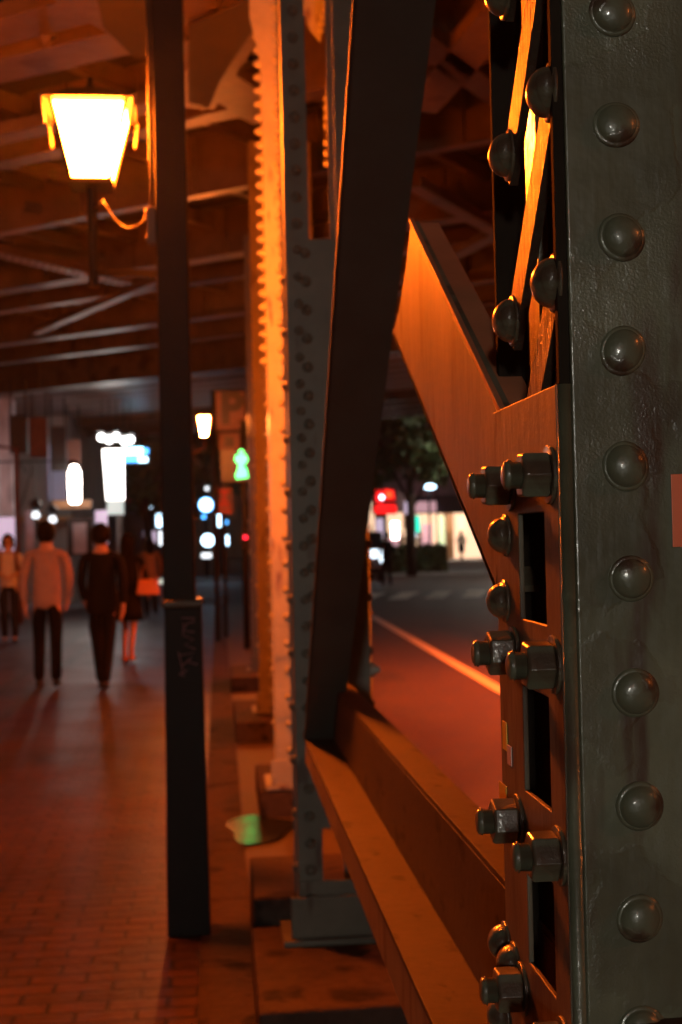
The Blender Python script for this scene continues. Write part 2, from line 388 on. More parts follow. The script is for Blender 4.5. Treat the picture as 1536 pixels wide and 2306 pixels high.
# corner bead: rounded toe of the angle below the gusset top
ZG = atx(1190, 893, X0).z
b = MB(); b.tube([((X0 + XP) / 2 + .001, YF + .006, 0.15), ((X0 + XP) / 2 + .001, YF + .006, ZG)], 0.0068, 20)
L(b.build('corner_bead', 'near_paint', col1, smooth=True))
# side gusset plate with rectangular slots
bz = [1.608 - .1637 * k for k in range(-3, 9)]     # bolt levels, bz[3]=1.608
slots = [((bz[k] + bz[k + 1]) / 2) for k in range(3, 11)]
ya, yb = atx(1226, 1205, X0).y, atx(1168, 1205, X0).y
gy0 = YF + .004
def plate_with_holes(x, t, y0, y1, z0, z1, holes, name, m, par, bev=.0012):
    b = MB(); z = z0; hs = sorted(holes, key=lambda h: h[2])
    # one mesh: grid faces around holes extruded
    ys = sorted({y0, y1, *[h[0] for h in hs], *[h[1] for h in hs]}); zs = sorted({z0, z1, *[h[2] for h in hs], *[h[3] for h in hs]})
    vs = {}
    def V(y, z):
        if (y, z) not in vs: vs[(y, z)] = b.bm.verts.new((x, y, z))
        return vs[(y, z)]
    fs = []
    for i in range(len(ys) - 1):
        for j in range(len(zs) - 1):
            cy = (ys[i] + ys[i + 1]) / 2; cz = (zs[j] + zs[j + 1]) / 2
            if any(h[0] < cy < h[1] and h[2] < cz < h[3] for h in hs): continue
            fs.append(b.bm.faces.new((V(ys[i], zs[j]), V(ys[i + 1], zs[j]), V(ys[i + 1], zs[j + 1]), V(ys[i], zs[j + 1]))))
    r = bmesh.ops.extrude_face_region(b.bm, geom=fs)
    for v in r['geom']:
        if isinstance(v, bmesh.types.BMVert): v.co.x += t
    o = b.build(name, m, par, bevel=bev); L(o); return o
holes = [(ya, yb, s - .050, s + .050) for s in slots]
plate_with_holes(X0, .005, gy0, YB, 0.15, ZG, holes, 'gusset_plate', 'brace_paint', col1)
# inner web behind the slots
b = MB(); b.box((X0 + .05, YF + .02, .15), (X0 + .06, YB + .06, 4.75)); L(b.build('inner_web', 'shaded_steel', col1))
# rear plate of the box column
b = MB(); b.box((X0 + .02, YB + .06, .15), (X0 + .55, YB + .072, 4.75)); L(b.build('rear_plate', 'shaded_steel', col1, bevel=.002))
# upper flank: recessed corner angles joined by slanting lacing bars
b = MB(); b.box((X0 + .020, YF + .0125, ZG - .15), (X0 + .030, YF + .034, 4.75)); L(b.build('corner_angle', 'shaded_steel', col1, bevel=.0015))
b = MB(); b.box((X0 + .030, 1.272, ZG - .1), (X0 + .040, 1.318, 4.75)); L(b.build('far_angle', 'near_paint', col1, bevel=.0015))
b = MB(); b.box((X0 + .065, YF + .0125, ZG - .1), (X0 + .072, 1.32, 4.75)); L(b.build('dark_web', 'shaded_steel', col1))
for k in range(-1, 5):
    zn_ = 1.773 + .1645 * k; zf_ = zn_ - .168
    pn, pf = Vector((X0 + .006, 1.122, zn_)), Vector((X0 + .009, 1.298, zf_)); dl = (pf - pn).normalized(); sd = Vector((0, -dl.z, dl.y)) * .021
    pf = pf + dl * .022; pn = pn - dl * .006
    if k == -1: continue
    b = MB(); b.prism([pn - sd, pf - sd, pf + sd, pn + sd], (.009, 0, 0)); L(b.build('lacing_bar', 'glossy_bar', col1, bevel=.001))
# flat edge flange along the far side, whose glossy face catches the lantern
# rivets up the front plate
ybase = [30, 281, 535, 790, 1050, 1303, 1560, 1815, 2068, 2322]
pxr = [1378, 1387, 1399, 1402, 1408, 1421, 1430, 1440, 1440, 1446]
for px_, py_ in zip(pxr, ybase):
    p = aty(px_, py_, YF)
    L(inst('rivet', RIV_NEAR, col1, Matrix.Translation(p) @ TOCAM @ Matrix.Rotation(random.uniform(-.07, .07), 4, 'X') @ Matrix.Rotation(random.uniform(-.06, .06), 4, 'Y') @ Matrix.Rotation(random.random() * 6, 4, 'Z') @ Matrix.Diagonal((random.uniform(.93, 1.05), random.uniform(.93, 1.05), random.uniform(.82, 1.05), 1))))
xr2 = aty(1425, 1205, YF).x
for k in range(1, 9):
    L(inst('rivet', RIV_NEAR, col1, Matrix.Translation((xr2, YF, aty(1446, 2322, YF).z - .094 * k)) @ TOCAM))
    L(inst('rivet', RIV_NEAR, col1, Matrix.Translation((xr2, YF, aty(1378, 30, YF).z + .094 * k)) @ TOCAM))
# rivets on the flank above the gusset, seen in profile
for z in (1.773, 1.938, 2.10, 2.27):
    L(inst('rivet', RIV_SIDE, col1, Matrix.Translation((X0 + .006, 1.122, z)) @ TOLEFT))
    L(inst('rivet', RIV_SIDE, col1, Matrix.Translation((X0 + .009, 1.298, z - .004)) @ TOLEFT))
# bolts with hex nuts
def bolt(parent, p, seed, s=1.0):
    rnd = random.Random(seed); ph = rnd.random() * .6 + .15
    mt = Matrix.Translation(p) @ TOLEFT
    o = L(MB().lathe([(.0175 * s, 0), (.0175 * s, .030 * s), (.0185 * s, .0305 * s), (.0185 * s, .0315 * s)], 6, phase=ph).build('bolt', 'near_paint', parent))
    # nut body
    bm = MB()
    bm.lathe([(.0255 * s, 0), (.0255 * s, .0035 * s)], 28)
    bm.lathe([(.0205 * s, .0035 * s), (.0218 * s, .0052 * s), (.0218 * s, .0255 * s), (.0195 * s, .0275 * s)], 6, phase=ph)
    me = bm.build('nut', 'near_paint', mesh_only=True)
    sh = MB().lathe([(.0118 * s, .02 * s), (.0118 * s, .037 * s), (.0135 * s, .0372 * s), (.0115 * s, .0385 * s), (.0125 * s, .040 * s), (.0085 * s, .042 * s)], 20).build('thread_end', 'near_paint', mesh_only=True, smooth=True)
    bpy.data.objects.remove(o)
    bo = bpy.data.objects.new('bolt', me); col.objects.link(bo); bo.parent = parent; bo.matrix_world = mt; L(bo); bo.matrix_basis = mt
    bv = bo.modifiers.new('bevel', 'BEVEL'); bv.width = .0012; bv.segments = 2; bv.limit_method = 'ANGLE'
    t = bpy.data.objects.new('thread_end', sh); col.objects.link(t); t.parent = bo
    return bo
ynear = 1.128; yfar = atx(1150, 1090, X0).y
for i, k in enumerate(range(3, 10)):
    bolt(col1, (X0, ynear, bz[k] + .0), 10 + i); bolt(col1, (X0, yfar, bz[k] - .003), 30 + i)
# rivets where the brace and beam meet the gusset
for px_, py_ in ((1138, 1205), (1136, 1352), (1138, 2118), (1158, 2165), (1136, 2280)):
    p = atx(px_, py_, X0)
    L(inst('rivet', RIV_BEAM, col1, Matrix.Translation((X0 - .001, p.y - .005, p.z)) @ TOLEFT))
# orange sticker on the front; flank slivers paint in small lit spots
p = aty(1510, 1068, YF); q = aty(1512, 1232, YF)
b = MB(); b.box((p.x, YF - .0012, q.z), (p.x + .09, YF - .0002, p.z)); L(b.build('sticker_or_sliver', 'sticker_orange', col1, bevel=.0005))
for (pp, qq, mm) in (((1133, 1622), (1144, 1692), 'lit_sliver_yellow'), ((1144, 1676), (1154, 1726), 'lit_sliver_pale'), ((1126, 1758), (1143, 1822), 'lit_sliver_yellow')):
    a = atx(*pp, X0); c = atx(*qq, X0)
    b = MB(); b.box((X0 - .0012, c.y, c.z), (X0 - .0002, a.y, a.z)); L(b.build('sticker_or_sliver', mm, col1))
plinth(0.9, 1.75, .1, .95, -.1, .15, 'stone plinth block under the big near column')

# =====================================================================  ORANGE-LIT DIAGONAL BRACE (channel rising away from the near column)
XB = X0 + .004
br = thing('diagonal_brace', 'orange-lit channel brace rising away from the top of the bolted gusset', 'brace', None, (XB, 1.35, 1.6)); bpy.context.view_layer.update()
tA, tB = atx(1130, 948, XB), atx(905, 470, XB)      # top edge of web near / far
bA, bB = atx(1117, 1335, XB), atx(862, 690, XB)     # bottom edge near / far
poly = [tA, atx(924, 512, XB), atx(914, 600, XB), atx(898, 700, XB), atx(884, 752, XB), bA]
poly = [Vector((XB, p.y, p.z)) for p in poly]
b = MB(); b.prism(poly, (.009, 0, 0)); poly = [poly[0], poly[1], poly[4], poly[5]]; L(b.build('web_plate', 'brace_paint', br, bevel=.001))
# top flange: sheet along the top edge, reaching right, its red colour paints in the road's bounce light
d = (poly[1] - poly[0]).normalized(); nrm = Vector((0, -d.z, d.y)) * (1 if d.y > 0 else -1)
if nrm.z < 0: nrm = -nrm
b = MB(); b.prism([poly[0] + nrm * .0, poly[1] + nrm * .0, poly[1] + nrm * .007, poly[0] + nrm * .007], (.042, 0, 0)); L(b.build('top_flange', 'bounce_red', br, bevel=.001))
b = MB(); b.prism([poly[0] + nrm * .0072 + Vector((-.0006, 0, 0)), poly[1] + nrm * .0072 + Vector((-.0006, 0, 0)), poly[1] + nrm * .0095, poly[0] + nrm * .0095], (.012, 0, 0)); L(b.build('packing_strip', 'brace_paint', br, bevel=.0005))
b = MB(); b.prism([poly[0] + nrm * .0098 + Vector((-.003, 0, 0)), poly[1] + nrm * .0098 + Vector((-.003, 0, 0)), poly[1] + nrm * .014 + Vector((-.003, 0, 0)), poly[0] + nrm * .0125 + Vector((-.003, 0, 0))], (.007, 0, 0)); o = L(b.build('upper_angle', 'bounce_red', br, bevel=.001))
b = MB(); dn = -nrm; b.prism([poly[3], poly[2], poly[2] + nrm * .008, poly[3] + nrm * .008], (.07, 0, 0)); L(b.build('bottom_flange', 'brace_paint', br))

# =====================================================================  DARK DIAGONAL (descending away to column two)
P1 = aty(895, -60, 2.10); P2 = Vector((P1.x, 0, 0))
t1 = aty(805, 0, 2.17); t2 = aty(985, 0, 2.17); u1 = aty(686, 1668, 4.06); u2 = aty(760, 1655, 4.06)
dg = thing('diagonal_brace', 'dark wide diagonal brace crossing the middle, sloping down to the far beam end', 'brace', None, (t1.x, 4.06, .94)); bpy.context.view_layer.update()
XL = (t1.x + u1.x) / 2; XRr = (t2.x + u2.x) / 2
d = (t1 - u1); d.x = 0; d.normalize()
top = Vector((0, t1.y, t1.z)) + d * .9; bot = Vector((0, u1.y, u1.z))
nn = Vector((0, -d.z, d.y));
if nn.z < 0: nn = -nn
b = MB(); A_ = [Vector((u1.x, bot.y, bot.z)), Vector((u2.x, bot.y, bot.z))]
B_ = [Vector((t1.x - .01, top.y, top.z)), Vector((t2.x - .003, top.y, top.z))]
b.prism([A_[0], A_[1], B_[1], B_[0]], nn * .010); L(b.build('flange', 'dark_steel', dg, bevel=.0012))
b = MB(); b.prism([Vector((A_[0].x - .0008, 0, 0)) + Vector((0, bot.y, bot.z)) , Vector((B_[0].x - .0008, top.y, top.z)), Vector((B_[0].x - .0008, top.y, top.z)) + nn * .012, Vector((A_[0].x - .0008, bot.y, bot.z)) + nn * .012], (.008, 0, 0)); L(b.build('side_web', 'beam_paint', dg, bevel=.001))
b = MB(); xm = A_[1].x - .002; b.prism([Vector((xm, bot.y, bot.z)) - nn * .0, Vector((B_[1].x - .002, top.y, top.z)), Vector((B_[1].x - .002, top.y, top.z)) + nn * .09, Vector((xm, bot.y, bot.z)) + nn * .09], (.01, 0, 0)); L(b.build('right_web', 'dark_steel', dg))
# =====================================================================  HORIZONTAL BEAM
hb = thing('horizontal_beam', 'orange-lit horizontal channel rail running away from the column foot bolts', 'beam', None, (.25, 2.6, .9)); bpy.context.view_layer.update()
XHL = aty(686, 1665, 4.06).x
e1 = aty(686, 1665, 4.06); e2 = atx(975, 2306, XHL)
XW = XHL + .085
def zline(p, q): return lambda Y: p.z + (q.z - p.z) * (Y - p.y) / (q.y - p.y)
zl = zline(e1, e2)
ynr, yfr = 0.85, 4.10
zn, zf = zl(ynr), zl(yfr)
b = MB(); b.prism([(XHL, ynr, zn), (XHL, yfr, zf), (XW, yfr, zf), (XW, ynr, zn)], (0, 0, -.009)); L(b.build('lower_flange', 'beam_paint', hb, bevel=.0012))
w1 = atx(1128, 1990, XW); w2 = atx(792, 1602, XW); zt = zline(w1, w2)
b = MB(); b.prism([(XW, ynr, zn - .009), (XW, yfr, zf - .009), (XW, yfr, zt(yfr)), (XW, ynr, zt(ynr))], (.008, 0, 0)); L(b.build('web_plate', 'beam_paint', hb, bevel=.001))
b = MB(); b.prism([(XW + .0005, ynr, zt(ynr)), (XW + .0005, yfr, zt(yfr)), (XW + .06, yfr, zt(yfr)), (XW + .06, ynr, zt(ynr))], (0, 0, .009)); L(b.build('upper_flange', 'beam_paint', hb, bevel=.001))
b = MB(); b.prism([(XHL + .004, ynr, zn - .009), (XHL + .004, yfr, zf - .009), (XHL + .004, yfr, zf - .075), (XHL + .004, ynr, zn - .10)], (.008, 0, 0)); L(b.build('hanging_leg', 'brace_paint', hb, bevel=.001))

# =====================================================================  FAR COLUMNS
def column(Y, xl, xr, w_leg, z0, ztop, label, plate_top=None, left_strip=None, bolts=True, rpitch=.094, m='column_paint', scallop=None, upper=None):
    t = thing('steel_column', label, 'column', 'riveted columns along the kerb', ((xl + xr) / 2, Y + .13, z0)); bpy.context.view_layer.update()
    b = MB(); b.box((xl, Y, z0), (xl + w_leg, Y + .012, ztop)); L(b.build('front_leg', m, t))
    b = MB(); b.box((xl, Y + .013, z0), (xl + .012, Y + .11, ztop)); L(b.build('flank_angle', m, t))
    b = MB(); b.box((xr - w_leg, Y, z0), (xr, Y + .012, ztop)); L(b.build('front_leg', m, t))
    b = MB(); b.box((xr - .012, Y + .013, z0), (xr, Y + .11, ztop)); L(b.build('flank_angle', m, t))
    b = MB(); b.box((xl, Y + .26, z0), (xl + w_leg, Y + .272, ztop)); L(b.build('rear_leg', m, t))
    b = MB(); b.box((xr - w_leg, Y + .26, z0), (xr, Y + .272, ztop)); L(b.build('rear_leg', m, t))
    z = z0 + .05; k = 0; b = MB()
    while z < (plate_top or 2.4):      # battens
        b.box((xl + .002, Y - .009, z), (xr - .002, Y - .0005, z + .16)); z += .34
    L(b.build('batten_plates', m, t))
    n = 0; z = z0 + .06; RC = RIV_SLATE if m == 'slate_paint' else RIV_COL
    while z < ztop and n < 48:
        off = .0125 if True else 0
        L(inst('rivet', RC, t, Matrix.Translation((xl + w_leg * .5, Y - .0085, z)) @ TOCAM))
        if n % 2 == 0 and bolts and z < 2.6:
            L(inst('rivet', RC, t, Matrix.Translation((xr + .001, Y + .05, z)) @ Matrix.Rotation(R(90), 4, 'Y')))
            L(inst('rivet', RC, t, Matrix.Translation((xl - .001, Y + .05, z)) @ TOLEFT))
        z += rpitch; n += 1
    b = MB(); b.box((xl - .06, Y - .06, z0), (xr + .06, Y + .34, z0 + .02)); b.box((xl - .03, Y - .03, z0 + .02), (xr + .03, Y - .012, z0 + .16)); L(b.build('base_plate', m, t, bevel=.003))
    return t
Y2 = 4.65
xl2 = aty(656, 1205, Y2).x; xr2_ = aty(832, 1400, Y2).x
z_plate = aty(700, 540, Y2).z
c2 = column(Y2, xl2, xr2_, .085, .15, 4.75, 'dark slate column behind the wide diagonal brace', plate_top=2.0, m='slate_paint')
b = MB(); b.box((xl2 + .003, Y2 - .012, 1.0), (xr2_ - .004, Y2 - .0095 + .0, z_plate)); L(b.build('cover_plate', 'slate_paint', c2, bevel=.002))
for k in range(26):
    z = z_plate - .05 - k * .1
    if z > 1.0: L(inst('rivet', RIV_SLATE, c2, Matrix.Translation((xl2 + .07, Y2 - .0125, z)) @ TOCAM))
for py_ in (1510, 1612):
    p = aty(838, py_, Y2); L(inst('bolt_head', MB().lathe([(.026, 0), (.026, .02), (.014, .02), (.014, .035)], 6).build('bolt_head', 'column_paint', mesh_only=True), c2, Matrix.Translation((xr2_, Y2 + .03, p.z)) @ Matrix.Rotation(R(90), 4, 'Y')))
plinth(3.98, 4.86, .09, .85, -.1, .15, 'low stone block in front, under the dark slate column')
plinth(4.865, 5.5, .10, .85, -.1, .25, 'taller stone block just behind the dark slate column foot')

Y3 = 7.5
xl3 = aty(596, 500, Y3).x; x3r = aty(655, 500, Y3).x
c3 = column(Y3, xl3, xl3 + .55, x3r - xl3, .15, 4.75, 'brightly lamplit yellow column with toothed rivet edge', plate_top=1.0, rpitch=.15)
# extra rivet rows (the toothed edge and the inner double row)
k = 0; z = 2.55
while z < 4.6:
    L(inst('rivet', RIV_BIG, c3, Matrix.Translation((xl3 + .002, Y3 + .028, z)) @ TOLEFT))
    L(inst('rivet', RIV_BIG, c3, Matrix.Translation((x3r - .05, Y3 - .0003, z)) @ TOCAM))
    z += .077; k += 1
# widened top gusset
gA = [aty(*p, Y3 - .014) for p in ((560, -60), (655, -60), (655, 170), (600, 210), (575, 90), (562, 40))]
b = MB(); b.prism(gA, (0, .011, 0)); L(b.build('gusset_plate', 'column_paint', c3))
# pale pointed plate on the right-hand leg
gB = [aty(*p, Y3 - .014) for p in ((736, -60), (768, -60), (766, 446), (741, 400), (734, 250))]
b = MB(); b.prism(gB, (0, .011, 0)); o = L(b.build('pointed_plate', 'column_paint', c3))
xg = aty(742, 300, Y3).x
for py_ in (222, 243, 264, 285, 322, 345, 368):
    p = aty(736, py_, Y3 - .014); L(inst('rivet', RIV_COL, c3, Matrix.Translation((p.x, Y3 - .014, p.z)) @ TOCAM))
    p = aty(748, py_ + 14, Y3 - .014); L(inst('rivet', RIV_COL, c3, Matrix.Translation((p.x, Y3 - .014, p.z)) @ TOCAM))
for k in range(6):
    p = aty(722 + k * 3.2, 68 - k * 15, Y3 - .014); L(inst('rivet', RIV_COL, c3, Matrix.Translation((p.x, Y3 - .014, p.z)) @ TOCAM))
gC = [aty(*p, Y3 - .002) for p in ((655, -40), (737, -40), (722, 96), (700, 70))]
b = MB(); b.prism(gC, (0, .01, 0)); L(b.build('knee_plate', 'column_paint', c3))
plinth(7.45, 8.3, .2, .85, -.1, .15, 'stone plinth under the brightly lamplit column')

Y4 = 10.7
xl4 = aty(580, 1300, Y4).x
c4 = column(Y4, xl4, xl4 + .5, .175, .15, 4.75, 'narrow orange column strip just left of the yellow column', plate_top=.6, rpitch=.12, m='column_dimmed')
plinth(10.2, 11.6, .10, .9, -.1, .15, 'stone plinth under the narrow orange column')
Y5 = 14.0
xl5 = aty(566, 1300, Y5).x
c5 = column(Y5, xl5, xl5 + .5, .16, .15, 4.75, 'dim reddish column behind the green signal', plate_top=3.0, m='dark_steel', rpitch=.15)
plinth(13.5, 14.8, .10, .9, -.1, .15, 'stone plinth under the dim reddish column')

# =====================================================================  VIADUCT OVERHEAD
via = thing('railway_viaduct', 'dark steel girders and bracing of the railway viaduct overhead', 'viaduct', None, (0, 12, 4.75)); bpy.context.view_layer.update()
ZB = 4.75
NV = Vector((.6, .8, 0)); DV = Vector((-.8, .6, 0))
def st(s, t, z): return NV * s + DV * t + Vector((0, 0, z))
def girder(s, zb=ZB, dep=.55, fl=.24, m='girder_paint', t0=-26, t1=26):
    b = MB(); up = Vector((0, 0, 1))
    b.bar(st(s, t0, zb + .01), st(s, t1, zb + .01), fl, .02)
    b.bar(st(s, t0, zb + .02 + dep / 2), st(s, t1, zb + .02 + dep / 2), .014, dep)
    b.bar(st(s, t0, zb + dep + .03), st(s, t1, zb + dep + .03), fl, .02)
    t = t0
    while t < t1:
        b.bar(st(s, t, zb + .02 + dep / 2) - NV * .05, st(s, t, zb + .02 + dep / 2) + NV * 0, .02, dep - .01); t += 1.4
    L(b.build('girder', m, via))
ss = [2.4, 4.2, 6.1, 8.2, 9.9, 12.3, 13.4, 15.6, 17.3]
rg = random.Random(2)
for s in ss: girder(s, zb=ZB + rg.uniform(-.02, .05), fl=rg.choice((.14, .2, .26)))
girder(19.3, zb=4.55, dep=.85, fl=.4)
# rivet lines along two flanges
# deck above
b = MB()
b.prism([st(1.5, -26, 5.35), st(1.5, 26, 5.35), st(30, 26, 5.35), st(30, -26, 5.35)], (0, 0, .3)); L(b.build('deck', 'deck', via))
# jack arches / buckle plates between girders (longitudinal ribs)
b = MB(); 
for t in [x * 1.15 for x in range(-16, 17)]:
    b.bar(st(2.4, t, 5.2), st(19, t, 5.2), .10, .16)
L(b.build('cross_ribs', 'girder_paint', via))
# pale soffit of the second bridge beyond
b = MB(); b.prism([st(19.8, -24, 4.72), st(19.8, 26, 4.72), st(25.6, 26, 4.72), st(25.6, -24, 4.72)], (0, 0, .2))
k = 20.4
while k < 25.5:
    b.bar(st(k, -24, 4.70), st(k, 26, 4.70), .09, .05); k += .8
L(b.build('soffit', 'soffit', via))
for s in (26.2, 27.4, 28.6, 29.7): girder(s, zb=4.55, dep=.6, fl=.22)
# lateral bracing traced at soffit level
def zbar(p, q, wd, z=ZB - .015, th=.02, m='girder_paint', name='lateral_bar', riv=False):
    a = atz(*p, z); c = atz(*q, z); b = MB(); b.bar(a, c, wd, th)
    d = (c - a).normalized(); x = d.cross(Vector((0, 0, 1)))
    b.bar(a + x * (wd / 2 - .01) + Vector((0, 0, .05)), c + x * (wd / 2 - .01) + Vector((0, 0, .05)), .012, .08)
    if riv:
        n = int((c - a).length / .12)
        for i in range(n):
            for sgn in (-.3, .3):
                pt = a + d * (i * .12 + .05) + x * wd * sgn - Vector((0, 0, th / 2))
                b.lathe([(.02, 0), (.017, -.012), (.006, -.018)], 6, mtx=Matrix.Translation(pt))
    L(b.build(name, m, via))
zbar((-60, 560), (285, 640), .22, riv=True)
zbar((80, 752), (365, 632), .14)
zbar((-80, 92), (300, -10), .34)
zbar((-80, 178), (640, 8), .36)
zbar((120, -60), (620, 270), .38, z=ZB - .04)
zbar((-60, 325), (360, 235), .2)
zbar((430, 240), (640, -120), .34, z=ZB - .06)
zbar((940, 250), (1180, -20), .3); zbar((940, 90), (1180, 260), .22); zbar((900, 640), (1180, 500), .18); zbar((930, 420), (1180, 560), .16, z=ZB - .04)
rz_ = random.Random(11)
for k in range(16):
    x_, y_ = rz_.uniform(-100, 620), rz_.uniform(380, 740); a_ = rz_.uniform(-.5, .6); l_ = rz_.uniform(90, 260)
    zbar((x_, y_), (x_ + l_, y_ + l_ * a_ * .5), rz_.uniform(.05, .14), z=ZB + rz_.uniform(.12, .5), m='deck')
def zplate(pts, z=ZB - .115, th=.014):
    b = MB(); b.prism([atz(*p, z) for p in pts], (0, 0, th)); L(b.build('gusset_plate', 'deck', via))
zplate([(215, -20), (360, -40), (360, 130), (300, 128), (232, 62)])
zplate([(425, 60), (560, 0), (575, 60), (495, 182), (470, 245), (425, 230)])
# small fitting with ribbed insulator
o = atz(104, 95, ZB - .05)
ins = tag(MB().lathe([(.02, .25), (.02, .14), (.055, .13), (.02, .11), (.065, .09), (.03, .07), (.07, .04), (.03, .0), (.012, -.04)], 16, mtx=Matrix.Translation(o)).build('insulator', 'girder_paint', smooth=True),
    'small ribbed fitting hanging below the girders above the lantern', 'fitting')
# dim light bands: cable tray line seen as thin pale pipe
def pipe(name, pts, r, m, lab, cat, parent=None):
    o = MB().tube(pts, r, 8).build(name, m, smooth=True); tag(o, lab, cat); return o

# =====================================================================  STREET LAMPS
def lantern_parts(parent, c, sc=1.0, glass='lamp_glass', rz=0.0, sx_=1.0):
    """square tapered lantern; c = centre of the glass top edge, world"""
    T = Matrix.Translation(c) @ Matrix.Rotation(rz, 4, 'Z') @ Matrix.Scale(sc, 4) @ Matrix.Diagonal((sx_, sx_, 1, 1))
    a, bb, h = .150, .080, .285
    lan = MB()
    # roof: shallow hipped plate with finial, brim with hanging ears
    for (r0, z0, r1, z1) in ((.185, .012, .185, .022), ):
        lan.box((-r0, -r0, z0), (r0, r0, z1), T)
    v = [(-.17, -.17, .022), (.17, -.17, .022), (.17, .17, .022), (-.17, .17, .022)]
    vt = [(-.07, -.07, .085), (.07, -.07, .085), (.07, .07, .085), (-.07, .07, .085)]
    vs = [lan.bm.verts.new(T @ Vector(p)) for p in v + vt]
    for f in ((0, 1, 5, 4), (1, 2, 6, 5), (2, 3, 7, 6), (3, 0, 4, 7), (4, 5, 6, 7), (3, 2, 1, 0)): lan.bm.faces.new([vs[i] for i in f])
    lan.lathe([(.05, .085), (.035, .10), (.015, .115), (.010, .13), (.012, .145), (.003, .155)], 12, mtx=T)
    o = lan.build('lantern', 'post_paint', parent); L(o)
    fr = MB()
    for sx in (-1, 1):
        for sy in (-1, 1):
            fr.bar(T @ Vector((sx * a, sy * a, .012)), T @ Vector((sx * bb, sy * bb, -h)), .014 * sc, .014 * sc, up=(0, 1, 0))
    for q, z in ((bb, -h),):
        fr.box((-q - .008, -q - .008, z - .02), (q + .008, q + .008, z), T)
    f = fr.build('frame', 'post_paint', o); f.matrix_parent_inverse = o.matrix_parent_inverse @ Matrix.Identity(4)
    f.matrix_parent_inverse = (parent.matrix_basis @ o.matrix_parent_inverse).inverted()
    for sx in (-1, 1):
        for sy in (-1, 1):
            ea = MB(); ea.bar(T @ Vector((sx * .186, sy * .186, .02)), T @ Vector((sx * .172, sy * .172, -.09)), .010 * sc, .010 * sc, up=(0, 1, 0))
            e = ea.build('brim_ear', 'girder_paint', o); e.matrix_parent_inverse = f.matrix_parent_inverse
    for k in range(4):
        Rk = T @ Matrix.Rotation(k * PI / 2, 4, 'Z')
        g = MB(); ins_ = .008
        pts = [Vector((-a + ins_ + .004, -a + .003, .004)), Vector((a - ins_ - .004, -a + .003, .004)), Vector((bb - ins_, -bb + .003, -h + .003)), Vector((-bb + ins_, -bb + .003, -h + .003))]
        g.prism([Rk @ p for p in pts], (Rk.to_3x3() @ Vector((0, .003, .0004))))
        gg = g.build('glass_pane', glass, o); gg.matrix_parent_inverse = f.matrix_parent_inverse
    return o

YP = 5.3
sl = thing('street_lamp', 'dark square lamp post with a glowing tapered lantern on its left arm', 'street lamp', 'street lamps under the viaduct', (aty(394, 1205, YP).x, YP + .06, 0)); bpy.context.view_layer.update()
xs0, xs1 = aty(364, 1205, YP).x, aty(437, 1205, YP).x
zc = aty(410, 1368, YP).z
b = MB(); b.box((xs0, YP + .02, zc - .02), (xs1, YP + .02 + (xs1 - xs0), 4.74)); L(b.build('post_shaft', 'post_paint', sl, bevel=.008))
xb0, xb1 = aty(372, 1500, YP).x, aty(456, 1500, YP).x
b = MB(); b.prism([(xb0 - .012, YP - .01, 0), (xb1 + .012, YP - .01, 0), (xb1, YP, zc), (xb0, YP, zc)], (0, xb1 - xb0 + .01, 0)); L(b.build('post_base', 'post_paint', sl, bevel=.006))
b = MB(); b.box((xb0 - .008, YP - .012, zc), (xb1 + .008, YP + xb1 - xb0 + .02, zc + .03)); L(b.build('collar', 'girder_paint', sl, bevel=.008))
p = aty(352, 500, YP)
b = MB(); b.box((xs0 - .035, YP + .03, p.z - .075), (xs0 + .0, YP + .10, p.z + .07)); 
for zz in (-.05, .035, .055): b.lathe([(.012, 0), (.012, .008), (.006, .012)], 8, mtx=Matrix.Translation((xs0 - .035, YP + .065, p.z + zz)) @ TOLEFT)
L(b.build('junction_box', 'girder_paint', sl, bevel=.003))
zc1 = aty(357, 185, YP).z; zc2 = p.z + .07
b = MB(); b.tube([(xs0 - .012, YP + .05, zc2), (xs0 - .012, YP + .05, zc1 + .9)], .011, 10); L(b.build('conduit', 'beam_paint', sl, smooth=True))
YLN = YP + .35
lt = aty(204, 256, YLN)
lantern_parts(sl, lt, 1.02, 'lamp_glass', rz=R(1.5))
lb = Vector((lt.x, lt.y, lt.z - .31))
arm = [lb, lb + Vector((0, 0, -.10)), lb + Vector((.015, 0, -.17)), lb + Vector((.06, -.03, -.24)), Vector((lt.x + .14, YP + .25, p.z + .03)), Vector((xs0 - .03, YP + .065, p.z - .01))]
b = MB(); b.tube([lb + Vector((0, 0, .02)), lb + Vector((0, 0, -.42))], .022, 10); b.bar(lb + Vector((0, 0, -.36)), Vector((xs0, YP + .08, p.z - .19)), .02, .03)
L(b.build('bracket_arm', 'post_paint', sl, smooth=False))
wire = []
wa = aty(232, 452, YP + .2); wb = Vector((xs0 - .036, YP + .05, p.z + .03))
for i in range(13):
    f = i / 12; q = wa.lerp(wb, f); q.z -= math.sin(f * PI) * .075; wire.append(q)
b = MB(); b.tube([lb + Vector((0, 0, -.1))] + wire, .0035, 6); L(b.build('cable', 'cable', sl, smooth=True))
# scrawled tag on the base
def scribble(parent, pts2, Y, m='tag_ink', r=.0022):
    b = MB()
    for stroke in pts2:
        b.tube([aty(x, y_, Y) for x, y_ in stroke], r, 4)
    o = b.build('paint_tag', m, parent); L(o); return o
scribble(sl, [[(408, 1392), (438, 1392), (436, 1402), (424, 1402), (412, 1420), (438, 1424)], [(414, 1402), (412, 1430), (436, 1440), (416, 1452), (440, 1462)],
              [(404, 1476), (436, 1470), (420, 1490), (444, 1496)], [(408, 1500), (432, 1482)], [(402, 1468), (412, 1512), (422, 1508)], [(404, 1520), (418, 1512), (414, 1524), (406, 1514)]], YP - .002)

